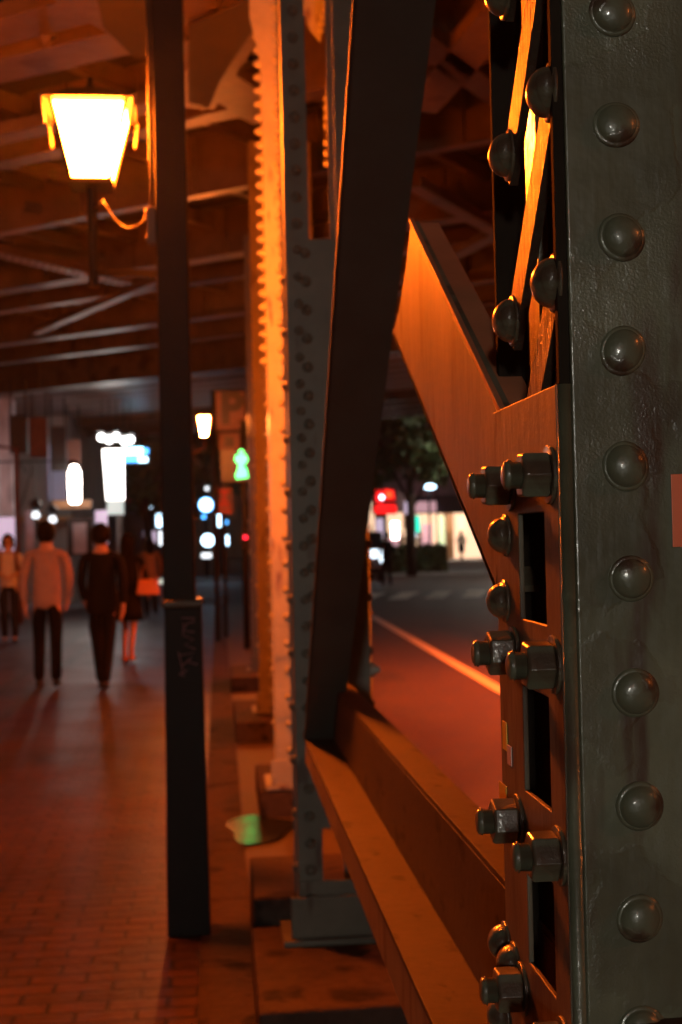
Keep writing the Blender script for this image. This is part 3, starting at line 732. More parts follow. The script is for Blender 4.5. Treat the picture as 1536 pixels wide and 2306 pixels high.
# far lamp
def far_lamp(px_, py_, Y, px_post, label, glass, sc=1.0, xoff=None):
    c = aty(px_, py_, Y) if xoff is None else Vector(xoff)
    xp = aty(px_post, py_, Y).x if xoff is None else px_post
    t = thing('street_lamp', label, 'street lamp', 'street lamps under the viaduct', (xp, Y, 0)); bpy.context.view_layer.update()
    b = MB(); b.box((xp - .06, Y - .06, 0), (xp + .06, Y + .06, 4.7)); L(b.build('post_shaft', 'post_paint', t, bevel=.006))
    b = MB(); b.box((xp - .085, Y - .085, 0), (xp + .085, Y + .085, 1.25)); L(b.build('post_base', 'post_paint', t, bevel=.006))
    b = MB(); b.bar((xp, Y, c.z - .55), (c.x, Y, c.z - .38), .03, .03); b.tube([(c.x, Y, c.z - .4), (c.x, Y, c.z - .28)], .02, 8); L(b.build('bracket_arm', 'girder_paint', t))
    lantern_parts(t, c, sc, glass, sx_=.6 if xoff is None else 1.0)
    return t
far_lamp(459, 940, 17.0, 398, 'small far orange lantern beside the parking sign', 'far_lamp_glass', .85)
t = thing('street_light', 'hooded sodium street light on the far side of the road', 'street light', None, (8.6, 13.6, road_z)); bpy.context.view_layer.update()
b = MB(); b.tube([(8.6, 13.6, road_z), (8.6, 13.6, 4.1), (8.2, 13.6, 4.35), (6.2, 13.6, 4.4)], .05, 10); L(b.build('pole', 'post_paint', t, smooth=True))
b = MB(); b.prism([(5.5, 13.42, 4.30), (6.2, 13.42, 4.30), (6.2, 13.45, 4.44), (5.6, 13.45, 4.40)], (0, .34, 0)); b.box((5.5, 13.42, 4.22), (6.2, 13.43, 4.3)); b.box((5.5, 13.75, 4.22), (6.2, 13.76, 4.3)); b.box((5.5, 13.43, 4.22), (5.51, 13.75, 4.3)); L(b.build('lamp_head', 'post_paint', t))
b = MB(); b.box((5.55, 13.46, 4.285), (6.15, 13.72, 4.297)); L(b.build('lamp_panel', 'road_lamp_glass', t))
far_lamp(0, 0, -6.5, -.3, 'lantern behind the photographer', 'rear_lamp_glass', 1.0, xoff=(-.75, -6.5, 3.5))
# hooded sodium light across the road beside the photographer
t = thing('street_light', 'hooded sodium street light across the road, level with the photographer', 'street light', None, (8.8, -1.2, road_z)); bpy.context.view_layer.update()
b = MB(); b.tube([(8.8, -1.2, road_z), (8.8, -1.2, 4.1), (8.4, -1.2, 4.35), (6.6, -1.2, 4.4)], .05, 10); L(b.build('pole', 'post_paint', t, smooth=True))
b = MB(); b.box((5.9, -1.4, 4.34), (6.6, -1.0, 4.44)); L(b.build('lamp_head', 'post_paint', t, bevel=.02))
b = MB(); b.box((5.95, -1.36, 4.29), (6.55, -1.04, 4.3395)); L(b.build('lamp_panel', 'side_lamp_glass', t))
# white fill light added out of view behind the photographer
t = thing('added_fill_panel', 'added white fill panel on a post behind the photographer', 'sign', None, (-1.5, -9, 0)); bpy.context.view_layer.update()
b = MB(); b.tube([(-1.5, -9.1, 0), (-1.5, -9.1, 2.9)], .04, 10); L(b.build('post', 'post_paint', t, smooth=True))  # post added to carry the fill panel
b = MB(); b.box((-1.75, -9.08, 2.2), (-1.25, -9.0, 2.9)); L(b.build('casing', 'post_paint', t, bevel=.01))
b = MB(); b.box((-1.72, -8.9995, 2.23), (-1.28, -8.99, 2.87)); L(b.build('lit_face', 'fill_panel_glow', t))
t = thing('street_light', 'white street light on a tall pole beyond the crossing, behind the near column', 'street light', None, (13.5, 47, road_z)); bpy.context.view_layer.update()
b = MB(); b.tube([(13.5, 47, road_z), (13.5, 47, 6.2), (13.0, 47, 6.7), (11.6, 47, 6.8)], .06, 10); L(b.build('pole', 'post_paint', t, smooth=True))
b = MB(); b.box((10.8, 46.85, 6.76), (11.7, 47.15, 6.86)); L(b.build('lamp_head', 'chrome', t, bevel=.01))
b = MB(); b.box((10.85, 46.88, 6.72), (11.65, 47.12, 6.7595)); L(b.build('led_panel', 'far_street_led', t))
# =====================================================================  SIGNS AND SIGNALS (mid distance)
YS = 20.2
sg = thing('parking_sign', 'pale square sign with a big black letter P left of the columns', 'sign', None, (aty(486, 1205, YS).x, YS, 0)); bpy.context.view_layer.update()
px0 = aty(486, 1205, YS).x
b = MB(); b.tube([(px0, YS + .05, 0), (px0, YS + .05, 3.8)], .035, 10); L(b.build('pole', 'post_paint', sg, smooth=True))
a = aty(482, 878, YS); c = aty(556, 972, YS)
b = MB(); b.box((a.x, YS, c.z), (c.x, YS + .02, a.z)); L(b.build('sign_frame', 'post_paint', sg, bevel=.004))
b = MB(); m_ = .03; b.box((a.x + m_, YS - .004, c.z + m_), (c.x - m_, YS - .001, a.z - m_)); L(b.build('sign_face', 'sign_face', sg))
def text(s, size, loc, m, parent, thick=.002, name='lettering', rot=(PI / 2, 0, 0), align='CENTER', bold=0.0):
    cu = bpy.data.curves.new(name, 'FONT'); cu.body = s; cu.size = size; cu.extrude = thick; cu.align_x = align; cu.align_y = 'CENTER'; cu.offset = bold
    ob = bpy.data.objects.new(name, cu); col.objects.link(ob); ob.rotation_euler = rot
    bpy.context.view_layer.update(); dg_ = bpy.context.evaluated_depsgraph_get()
    me = bpy.data.meshes.new_from_object(ob.evaluated_get(dg_)); me.materials.clear(); me.materials.append(M[m])
    bpy.data.objects.remove(ob)
    o = bpy.data.objects.new(name, me); col.objects.link(o); o.rotation_euler = rot; o.location = loc
    if parent: o.parent = parent; L(o)
    return o
cc = aty(518, 922, YS)
text('P', .66, (cc.x + .02, YS - .009, cc.z), 'sign_dark', sg, bold=.03)
a = aty(492, 976, YS); c = aty(546, 1014, YS)
b = MB(); b.box((a.x, YS, c.z), (c.x, YS + .015, a.z)); pl = L(b.build('lower_plate', 'sign_face', sg))
a = aty(506, 984, YS); c = aty(526, 1006, YS)
b = MB(); b.box((a.x, YS - .003, c.z), (c.x, YS - .001, a.z)); L(b.build('dark_symbol', 'sign_dark', sg))

YG = 18.6
sig = thing('pedestrian_signal', 'black pedestrian signal showing a glowing green walking figure', 'signal', None, (aty(556, 1205, YG).x, YG, 0)); bpy.context.view_layer.update()
xg = aty(552, 1205, YG).x
b = MB(); b.tube([(xg, YG + .12, 0), (xg, YG + .12, 3.2)], .045, 10); L(b.build('pole', 'post_paint', sig, smooth=True))
a = aty(496, 1012, YG); c = aty(566, 1086, YG)
b = MB(); b.box((a.x, YG + .0, c.z), (c.x, YG + .12, a.z)); L(b.build('housing', 'black', sig, bevel=.01))
gc = aty(544, 1047, YG); s = .0063
man = [[(-4, 26), (4, 26), (6, 32), (0, 37), (-6, 32)], [(-12, 24), (10, 24), (14, 12), (8, 2), (-6, 0), (-15, 12)], [(-6, 0), (6, 4), (2, -12), (-10, -14)], [(-4, -8), (10, -6), (14, -30), (-12, -33), (-14, -22)]]
b = MB()
for poly_ in man: b.prism([(gc.x + x * s, YG - .004, gc.z + z_ * s * .93) for x, z_ in poly_], (0, -.004 - .001 * man.index(poly_), 0))
L(b.build('green_figure', 'green_sig', sig))
b = MB(); rl = aty(553, 1210, YG); b.lathe([(.03, 0), (.03, .01)], 12, mtx=Matrix.Translation((rl.x, YG + .07, rl.z)) @ TOCAM); L(b.build('red_indicator', 'red_led', sig))
b = MB(); b.box((rl.x - .06, YG + .075, rl.z - .16), (rl.x + .06, YG + .2, rl.z + .1)); L(b.build('button_box', 'post_paint', sig, bevel=.01))

YT = 21.0
sg2 = thing('warning_sign', 'small red and pink pictogram sign under the parking sign', 'sign', None, (aty(505, 1205, YT).x, YT, 0)); bpy.context.view_layer.update()
q = aty(505, 1205, YT)
b = MB(); b.tube([(q.x, YT + .05, 0), (q.x, YT + .05, aty(505, 1100, YT).z)], .03, 8); L(b.build('pole', 'post_paint', sg2, smooth=True))
a = aty(484, 1098, YT); c = aty(525, 1158, YT)
b = MB(); b.box((a.x, YT, c.z), (c.x, YT + .015, a.z)); L(b.build('sign_face', 'sign_face', sg2))
b = MB(); cx = (a.x + c.x) / 2
def q3(x, y_): v = aty(x, y_, YT - .003); return (v.x, v.y, v.z)
b.prism([q3(490, 1102), q3(520, 1102), q3(505, 1122)], (0, -.003, 0)); b.prism([q3(500, 1120), q3(510, 1120), q3(520, 1142), q3(490, 1142)], (0, -.004, 0)); b.prism([q3(488, 1148), q3(522, 1148), q3(522, 1154), q3(488, 1154)], (0, -.003, 0))
L(b.build('pictogram', 'sign_red', sg2))

# wet patch that mirrors the green signal
rnd = random.Random(3); pc = atz(582, 1866, .004); pts = []
for k in range(26):
    a = 2 * PI * k / 26; r_ = 1 + .13 * math.sin(3 * a + 1) + .08 * math.sin(5 * a)
    pts.append((pc.x + .17 * r_ * math.cos(a), pc.y + .34 * r_ * math.sin(a), .0045))
o = MB().prism(pts, (0, 0, .0035)).build('puddle', 'water'); tag(o, 'dark wet patch on the paving edge reflecting the green signal', 'puddle')
# =====================================================================  PEOPLE
def skin_mesh(name, nodes, edges, m, sub=2, root=0, mat_branch=0):
    me = bpy.data.meshes.new(name); me.from_pydata([n[0] for n in nodes], edges, []); me.update()
    o = bpy.data.objects.new(name, me); col.objects.link(o)
    sk = o.modifiers.new('skin', 'SKIN'); sk.use_smooth_shade = True; sk.branch_smoothing = 0.6
    for i, n in enumerate(nodes):
        r = n[1]; o.data.skin_vertices[0].data[i].radius = r if isinstance(r, tuple) else (r, r)
        o.data.skin_vertices[0].data[i].use_root = (i == root)
    ss_ = o.modifiers.new('sub', 'SUBSURF'); ss_.levels = sub; ss_.render_levels = sub
    bpy.context.view_layer.update(); dgp = bpy.context.evaluated_depsgraph_get()
    out = bpy.data.meshes.new_from_object(o.evaluated_get(dgp)); bpy.data.objects.remove(o); bpy.data.meshes.remove(me)
    out.materials.clear(); out.materials.append(M[m])
    for p_ in out.polygons: p_.use_smooth = True
    return out
def person(loc, rz, H, label, top, bottom, legs, arms, hair='short', top_hem=.86, top_m=1.0, skirt=False, bare=False, shoes='black', face=True, coat=False, sub=2):
    """local: facing -Y. legs: (ankleL, kneeL, ankleR, kneeR) ; arms: (elbowL, wristL, elbowR, wristR) local metres at H=1.72"""
    S = H / 1.72
    t = thing('person', label, 'person', None, loc, rz)
    def sc(n): return [(Vector(p) * S, (tuple(x * S for x in r) if isinstance(r, tuple) else r * S)) for p, r in n]
    hip = .085; sh = .185
    N = [((0, 0, .95), (.135, .095)), ((0, 0, 1.12), (.12, .085)), ((0, 0, 1.30), (.14, .09)), ((0, .005, 1.41), (.085, .06)), ((0, 0, 1.485), .052), ((0, -.008, 1.56), (.07, .082)), ((0, -.01, 1.64), (.076, .09)), ((0, .0, 1.69), (.036, .045))]
    E = [(0, 1), (1, 2), (2, 3), (3, 4), (4, 5), (5, 6), (6, 7)]
    def add(p, r, par): N.append((p, r)); E.append((par, len(N) - 1)); return len(N) - 1
    kl, al, kr, ar = legs
    foot = []
    for sx, kn, an in ((1, kl, al), (-1, kr, ar)):
        h = add((sx * hip, 0, .90), .082, 0); k_ = add(kn, .046, h); cf = add((Vector(kn) * .62 + Vector(an) * .38 + Vector((0, .01, 0))), .040, k_); a_ = add(an, .034, cf); f_ = add((an[0], an[1] - .06, an[2] - .05), (.036, .026), a_); add((an[0] + sx * .01, an[1] - .16, an[2] - .06), (.034, .018), f_)
    el, wl, er, wr_ = arms
    for sx, e_, w_ in ((1, el, wl), (-1, er, wr_)):
        s_ = add((sx * (sh - .012), 0, 1.38), .040, 3); ee = add(e_, .038, s_); ww = add(w_, .026, ee)
        dv = (Vector(w_) - Vector(e_)).normalized(); pm = add(Vector(w_) + dv * .07, (.036, .018), ww)
        for j in range(4): add(Vector(w_) + dv * (.145 + .012 * (1.5 - abs(j - 1.5))) + Vector((0, (j - 1.5) * .017, 0)) + Vector((-sx * .02, 0, 0)), .0085, pm)
        add(Vector(w_) + dv * .075 + Vector((-sx * .015, -.045, 0)), .0095, ww)
    body = inst('body', skin_mesh('body', sc(N), E, 'skin', sub), t)
    # garments
    z0 = top_hem
    T_ = [((0, 0, z0), (.165, .12)), ((0, 0, z0 + .13), (.16, .115)), ((0, 0, 1.14), (.155, .108)), ((0, 0, 1.30), (.18, .118)), ((0, .005, 1.41), (.13, .085)), ((0, .003, 1.465), (.066, .062))]
    if coat: T_[0] = ((0, 0, z0), (.19, .14)); T_[1] = ((0, 0, z0 + .14), (.185, .13))
    TE = [(0, 1), (1, 2), (2, 3), (3, 4), (4, 5)]
    for sx, e_, w_ in ((1, el, wl), (-1, er, wr_)):
        T_.append(((sx * (sh - .008), 0, 1.385), .058)); TE.append((4, len(T_) - 1)); T_.append((e_, .050)); TE.append((len(T_) - 2, len(T_) - 1))
        if top_m > .5: T_.append((Vector(w_) * .93 + Vector(e_) * .07, .044)); TE.append((len(T_) - 2, len(T_) - 1))
    inst('jacket' if coat else 'shirt', skin_mesh('shirt', sc(T_), TE, top, sub), t)
    if skirt:
        b = MB(); b.lathe([(.13 * S, 1.0 * S), (.17 * S, .88 * S), (.19 * S, .7 * S), (.21 * S, .56 * S), (.19 * S, .57 * S), (.14 * S, .9 * S)], 20, mtx=Matrix.Scale(.8, 4, (0, 1, 0))); b.build('skirt', bottom, t, smooth=True)
    else:
        T_ = [((0, 0, 1.0), (.145, .105)), ((0, 0, .93), (.15, .11))]; TE = [(0, 1)]
        for sx, kn, an in ((1, kl, al), (-1, kr, ar)):
            T_.append(((sx * hip, 0, .88), .094)); TE.append((1, len(T_) - 1)); T_.append((kn, .068)); TE.append((len(T_) - 2, len(T_) - 1)); T_.append((Vector(an) + Vector((0, .0, -.035)), .058)); TE.append((len(T_) - 2, len(T_) - 1))
        inst('trousers', skin_mesh('trousers', sc(T_), TE, bottom, sub), t)
    for sx, an in ((1, al), (-1, ar)):
        b = MB(); rings = []
        for yo, wx, hz in ((.055, .03, .05), (.03, .04, .075), (-.04, .043, .07), (-.12, .046, .045), (-.19, .036, .032), (-.21, .012, .012)):
            zg = an[2] - .085
            rings.append([b.bm.verts.new(Vector((an[0] + wx * math.cos(a), an[1] + yo, zg + (hz * (.5 + .5 * math.sin(a))))) * S) for a in [2 * PI * k / 10 for k in range(10)]])
        for A, B in zip(rings, rings[1:]):
            for k in range(10): b.bm.faces.new((A[k], A[(k + 1) % 10], B[(k + 1) % 10], B[k]))
        b.bm.faces.new(rings[0]); b.bm.faces.new(rings[-1][::-1]); b.build('shoe', shoes, t, smooth=True)
    # head details
    b = MB()
    hm = Matrix.Translation(Vector((0, .002, 1.618)) * S) @ Matrix.Diagonal((.099 * S, .116 * S, .126 * S, 1))
    bmesh.ops.create_uvsphere(b.bm, u_segments=22, v_segments=14, radius=1)
    rr = random.Random(int(H * 1000))
    for v in list(b.bm.verts):
        if (v.co.y < -.25 and v.co.z < .45) or v.co.z < -.88 or (v.co.y < .1 and v.co.z < -.12): b.bm.verts.remove(v)
    for v in b.bm.verts: v.co = hm @ (v.co * (1 + rr.uniform(-.03, .06)))
    if hair == 'long':
        b.lathe([(.07 * S, 1.66 * S), (.098 * S, 1.6 * S), (.095 * S, 1.5 * S), (.085 * S, 1.40 * S), (.05 * S, 1.33 * S)], 14, mtx=Matrix.Translation((0, .045 * S, 0)) @ Matrix.Scale(.55, 4, (0, 1, 0)))
    if hair == 'bob':
        for sx in (-1, 1): b.lathe([(.02 * S, 1.68 * S), (.036 * S, 1.62 * S), (.034 * S, 1.54 * S), (.012 * S, 1.5 * S)], 10, mtx=Matrix.Translation((sx * .072 * S, .0, 0)))
    hr = b.build('hair', 'hair', t, smooth=True)
    if face:
        b = MB(); b.lathe([(.018 * S, 0), (.012 * S, .012 * S), (.004 * S, .022 * S)], 8, mtx=Matrix.Translation(Vector((0, -.092, 1.588)) * S) @ TOCAM @ Matrix.Scale(1.6, 4, (0, 1, 0)))
        b.build('nose', 'skin', t, smooth=True)
        for sx in (-1, 1):
            b = MB(); b.lathe([(.012 * S, 0), (.009 * S, .005 * S)], 8, mtx=Matrix.Translation(Vector((sx * .031, -.088, 1.617)) * S) @ TOCAM); b.build('eye', 'black', t)
        b = MB(); b.box(Vector((-.022, -.094, 1.546)) * S, Vector((.022, -.086, 1.552)) * S); b.build('mouth', 'sign_red', t)
    for sx in (-1, 1):
        b = MB(); b.lathe([(.017 * S, 0), (.02 * S, .008 * S), (.01 * S, .014 * S)], 8, mtx=Matrix.Translation(Vector((sx * .076, .005, 1.60)) * S) @ Matrix.Rotation(R(90 * sx), 4, 'Y') @ Matrix.Scale(1.5, 4, (1, 0, 0))); b.build('ear', 'skin', t, smooth=True)
    return t
BACK = PI
# man in pale shirt, walking away
g = atz(110, 1550, 0.0)
person((g.x, g.y, .003), BACK, 1.76, 'man seen from behind in a pale rust-lit shirt and black trousers', 'light_shirt', 'black_cloth',
       ((.10, -.10, .50), (.115, -.13, .09), (-.09, .06, .49), (-.10, .17, .12)), ((.232, .08, 1.13), (.215, .09, .88), (-.225, -.05, 1.13), (-.19, -.17, .91)), top_hem=.80)
# man in black suit, walking away
g = atz(234, 1558, 0.0)
m2 = person((g.x, g.y, .003), BACK - .05, 1.72, 'man in a black suit walking away, right beside the pale shirt', 'black_cloth', 'black_cloth',
       ((.075, -.13, .51), (.045, -.20, .10), (-.065, .05, .48), (-.04, .19, .14)), ((.225, -.06, 1.13), (.20, -.20, .92), (-.235, .08, 1.13), (-.225, .10, .88)), top_hem=.76, coat=True)
# person further on with an orange bag
g = atz(292, 1492, 0.0)
w3 = person((g.x, g.y, .003), BACK - .15, 1.63, 'bare-legged woman in a black top behind the black suit, orange bag at her side', 'black_cloth', 'black_cloth',
       ((.07, -.10, .48), (.07, -.02, .09), (-.07, .05, .47), (-.07, .22, .13)), ((.24, .02, 1.13), (.26, -.12, .98), (-.24, .02, 1.13), (-.25, -.1, .95)), skirt=True, hair='long', top_hem=.9, shoes='tan_cloth')
bgp = Vector((g.x + .26, g.y - .12, .86))
bag = thing('handbag', 'orange handbag at the hip of the bare-legged woman', 'bag', None, bgp)
b = MB(); b.prism([(-.15, -.05, 0), (.15, -.05, 0), (.12, -.05, .2), (-.12, -.05, .2)], (0, .1, 0)); b.build('bag_body', 'orange_bag', bag, bevel=.02)
b = MB(); b.tube([(-.09, 0, .19), (-.06, 0, .36), (.06, 0, .36), (.09, 0, .19)], .008, 6); b.build('handle', 'tan_cloth', bag)
# walker in tan coat, distant
g = atz(340, 1392, 0.0)
person((g.x, g.y, .003), BACK + .2, 1.58, 'distant walker in a tan coat just left of the lamp post', 'tan_cloth', 'black_cloth',
       ((.08, -.06, .48), (.08, .02, .09), (-.08, .04, .48), (-.08, .16, .11)), ((.24, .02, 1.13), (.23, -.08, .90), (-.24, .02, 1.13), (-.22, -.08, .90)), hair='long', top_hem=.72, coat=True, sub=1)
# person facing the camera, white shirt, backpack, arms folded at phone
g = atz(22, 1446, 0.0)
p0 = person((g.x, g.y, .003), .12, 1.68, 'person in a white shirt facing the camera, backpack straps on, hands at the waist', 'white_shirt', 'navy_cloth',
       ((.09, -.04, .50), (.09, -.02, .09), (-.08, -.06, .5), (-.07, .04, .09)), ((.24, -.02, 1.14), (.06, -.20, 1.06), (-.24, -.02, 1.14), (-.05, -.21, 1.04)), hair='bob', top_hem=.84, top_m=0.0)
bp = thing('backpack', 'dark red backpack worn by the person in the white shirt', 'backpack', None, (g.x, g.y, .003), .12)
for sx in (-1, 1):
    b = MB(); b.tube([(sx * .11, .10, 1.44), (sx * .115, .0, 1.485), (sx * .12, -.10, 1.40), (sx * .125, -.135, 1.25), (sx * .14, -.10, 1.10), (sx * .15, .05, 1.02)], .02, 8); b.build('strap', 'rust_pipe', bp, smooth=True)
b = MB(); b.box((-.14, .13, 1.0), (.14, .27, 1.42)); b.build('pack', 'rust_pipe', bp, bevel=.04)
# right side: dark figure at the crossing
g = atz(872, 1318, road_z)
person((g.x, g.y, road_z), BACK + .5, 1.72, 'dark standing figure at the crossing, legs apart, right of the slate column', 'navy_cloth', 'navy_cloth',
       ((.12, -.03, .50), (.15, .0, .09), (-.11, -.03, .50), (-.14, .0, .09)), ((.27, .0, 1.14), (.24, -.12, .92), (-.27, .0, 1.14), (-.22, -.14, .98)), top_hem=.78, coat=True, sub=1)
g = atz(1040, 1266, -.02)
person((g.x, g.y, -.02), BACK, 1.66, 'tiny dark figure with pale shirt collar on the bright far pavement', 'grey_cloth', 'navy_cloth',
       ((.06, -.02, .50), (.05, .0, .09), (-.06, -.03, .50), (-.05, .0, .09)), ((.24, .0, 1.14), (.20, -.08, .95), (-.24, .0, 1.14), (-.2, -.1, .95)), top_hem=.9, hair='long', skirt=True, sub=1)

# =====================================================================  LEFT WALL WITH SHOPS
XWL = -4.7
wl_ = thing('arcade_wall', 'stained mauve plaster wall along the left of the pavement', 'wall', None, (XWL, 30, 0)); bpy.context.view_layer.update()
b = MB(); b.box((XWL - .4, 6, 0), (XWL, 31, 5.3)); L(b.build('wall_face', 'wall_plaster', wl_))
b = MB()
for yy in (12, 18, 24, 29.6): b.box((XWL, yy, 0), (XWL + .28, yy + .5, 5.3))
L(b.build('pilasters', 'wall_plaster', wl_, bevel=.02))
# corner building continuing beyond, with lit bluish flank
b = MB(); q = aty(150, 1205, 36).x
cb = thing('corner_shop', 'narrow corner shop with a bluish lit flank beyond the mauve wall', 'building', None, (q, 38, 0)); bpy.context.view_layer.update()
b.box((q - 3.0, 34.0, 0), (q + .35, 44, 6.2)); L(b.build('wall', 'concrete', cb))
b = MB(); b.box((q - .2, 33.85, 2.6), (q + .25, 33.99, 4.0)); L(b.build('lit_wall_patch', 'window_dim', cb))  # glowing patch stands in for bluish light falling on the wall
b = MB(); b.box((q - .9, 33.2, 2.05), (q + .45, 34.0, 2.2)); L(b.build('awning', 'timber', cb, bevel=.02))
b = MB(); b.box((q - 2.9, 33.9, .3), (q - 1.2, 33.995, 2.0)); L(b.build('window', 'mauve_glow', cb))
# dark boxes / signs projecting from the wall high up
for i, (x0, x1, y0, y1, Y) in enumerate(((20, 62, 935, 1020, 26.5), (66, 108, 940, 1030, 28), (112, 150, 960, 1060, 29.5), (150, 182, 990, 1050, 31))):
    a = aty(x0, y0, Y); c = aty(x1, y1, Y)
    t = thing('hanging_signboard', ('first', 'second', 'third', 'fourth')[i] + ' dark unlit signboard from the left edge, hanging high along the left wall', 'signboard', 'dark signboards along the left wall', (a.x, Y, c.z)); bpy.context.view_layer.update()
    b = MB(); b.box((a.x, Y, c.z), (c.x, Y + .12, a.z)); L(b.build('board', 'rust_pipe' if i % 2 else 'black', t, bevel=.015))
    b = MB(); b.tube([(a.x + .03, Y + .06, a.z), (a.x + .03, Y + .06, 4.75)], .02, 6); b.tube([(c.x - .03, Y + .06, a.z), (c.x - .03, Y + .06, 4.75)], .02, 6); L(b.build('hanger', 'black', t))
# standing pipe and swag cable
p1 = aty(36, 1010, 26); p2 = aty(44, 1230, 26)
pipe('drain_pipe', [(p1.x - .9, 26, p1.z + .12), (p1.x, 26, p1.z), (p1.x + .02, 26, 0)], .055, 'rust_pipe', 'dark red downpipe on the left wall behind the white shirt', 'pipe')
pts = [aty(x, y_, 27) for x, y_ in ((30, 1020), (60, 1065), (66, 1030), (72, 1060), (56, 1110), (44, 1150))]
pipe('loose_cable', pts, .012, 'cable', 'loose dark cable looping down the left wall', 'cable')
# posters and lit panels on the wall side
def panel(name, x0, y0, x1, y1, Y, m, lab, cat, th=.05, group=None, bev=0, frame=None):
    a = aty(x0, y0, Y); c = aty(x1, y1, Y)
    t = thing(name, lab, cat, group, ((a.x + c.x) / 2, Y, c.z)); bpy.context.view_layer.update()
    b = MB(); b.box((min(a.x, c.x), Y, min(a.z, c.z)), (max(a.x, c.x), Y + th, max(a.z, c.z))); L(b.build('panel_face', m, t, bevel=bev))
    b = MB(); b.box((min(a.x, c.x) - .015, Y + .01, min(a.z, c.z) - .015), (max(a.x, c.x) + .015, Y + th + .03, max(a.z, c.z) + .015)); L(b.build('casing', frame or 'black', t))
    return t
def ground_leg(t, x, Y, z, m='black', r=.025):
    b = MB(); b.tube([(x, Y + .06, 0), (x, Y + .06, z)], r, 8); L(b.build('leg', m, t))
panel('poster', -6, 1165, 37, 1240, 27.6, 'mauve_glow', 'pale pink lit poster at the far left behind the white shirt', 'poster')
panel('poster', 56, 1150, 78, 1250, 28.8, 'paper', 'tall pale poster between the pipe and the pale-shirted man', 'poster')
panel('menu_stand', 152, 1168, 208, 1250, 29.5, 'black', 'black framed menu stand behind the two men', 'menu stand', th=.2)
panel('poster', 164, 1178, 196, 1246, 29.35, 'wall_plaster', 'mottled grey poster on the black menu stand', 'poster', th=.02)
panel('poster', 214, 1150, 243, 1225, 30.5, 'mauve_glow', 'pale lilac poster under the tall white sign', 'poster')
panel('fascia_board', 118, 1128, 205, 1144, 29.8, 'timber', 'orange-brown timber fascia below the warm lantern', 'fascia', th=.2)
wlm = thing('wall_lantern', 'warm white glowing wall lantern left of the tall white sign', 'lantern', None, aty(168, 1135, 29)); bpy.context.view_layer.update()
c_ = aty(168, 1090, 29)
b = MB(); b.lathe([(.09, -.42), (.125, -.36), (.135, .1), (.13, .25), (.07, .40)], 12, mtx=Matrix.Translation(c_)); L(b.build('glass', 'warm_white', wlm, smooth=True))
b = MB(); b.lathe([(.14, .40), (.14, .44), (.03, .52)], 12, mtx=Matrix.Translation(c_)); b.lathe([(.11, -.46), (.11, -.42)], 12, mtx=Matrix.Translation(c_)); b.bar(c_ + Vector((0, 0, .5)), c_ + Vector((-.5, 0, .5)), .03, .03); L(b.build('cap', 'post_paint', wlm))
b = MB(); b.bar((c_.x - .5, 29, c_.z + .5), (XWL, 29, c_.z + .5), .03, .03); L(b.build('arm', 'post_paint', wlm))
# round dark paper lanterns (heads behind) and white spots
for i, (x, y_, r) in enumerate(((80, 1136, .13), (118, 1148, .11))):
    q = aty(x, y_, 28.5)
    t = thing('round_lantern', ('left', 'right')[i] + ' one of two dark round lanterns with a pale base on the left wall', 'lantern', 'round unlit lanterns', q); bpy.context.view_layer.update()
    L(MB().lathe([(.04, -r), (r * .85, -r * .6), (r, 0), (r * .85, r * .6), (.04, r)], 14, mtx=Matrix.Translation(q)).build('shade', 'black', t, smooth=True))
    L(MB().lathe([(.05, -r - .16), (.09, -r - .12), (.05, -r - .02)], 12, mtx=Matrix.Translation(q)).build('bulb', 'pale_glow', t, smooth=True))
    L(MB().tube([q + Vector((0, 0, r)), Vector((q.x, q.y, 4.75))], .01, 6).build('cord', 'cable', t))
# tall white sign on a pole with floodlights, a canopy above it
YW = 30.2
ws = thing('tall_white_sign', 'tall glowing white vertical sign on a pale pole', 'sign', None, aty(262, 1205, YW)); ws.location.z = 0; bpy.context.view_layer.update()
a = aty(236, 1012, YW); c = aty(278, 1158, YW); mid_z = aty(257, 1125, YW).z
b = MB(); b.prism([(aty(231, 1012, YW).x, YW, a.z), (aty(277, 1012, YW).x, YW, a.z), (aty(278, 1120, YW).x, YW, mid_z), (aty(240, 1120, YW).x, YW, mid_z)], (0, .25, 0)); L(b.build('lit_face', 'sign_white', ws))
b = MB(); b.box((aty(241, 1125, YW).x, YW + .001, c.z), (aty(277, 1125, YW).x, YW + .249, mid_z - .003)); L(b.build('lower_face', 'sign_white_low', ws))
b = MB(); b.tube([(aty(269, 1200, YW).x, YW + .12, 0), (aty(269, 1200, YW).x, YW + .12, c.z)], .07, 10); L(b.build('pole', 'soffit', ws, smooth=True))
for i, x in enumerate((229, 246, 262, 280, 293)):
    q = aty(x, (985, 990, 984, 993, 990)[i], YW - .3)
    t = thing('floodlight', ('leftmost', 'second', 'middle', 'fourth', 'rightmost')[i] + ' floodlight of the dazzling row above the tall white sign', 'floodlight', 'floodlights above the white sign', q); bpy.context.view_layer.update()
    L(MB().lathe([(.085, 0), (.085, .03), (.06, .05)], 14, mtx=Matrix.Translation(q) @ TOCAM).build('lens', 'flood', t))
    L(MB().lathe([(.09, -.14), (.1, -.001)], 14, mtx=Matrix.Translation(q) @ TOCAM).build('housing', 'black', t))
    L(MB().box((q.x - .12, q.y - .30, q.z + .10), (q.x + .12, q.y + .02, q.z + .112)).build('added_shield', 'black', t))  # plate added to keep the flood's light off the girders
    L(MB().tube([q + Vector((0, .1, .05)), q + Vector((0, .1, 0)) * 1 + Vector((0, 0, 4.8 - q.z))], .012, 6).build('hanger', 'black', t))
t = thing('blue_sign', 'blue and white glowing sign right of the tall white sign', 'sign', None, aty(308, 1040, 34)); bpy.context.view_layer.update()
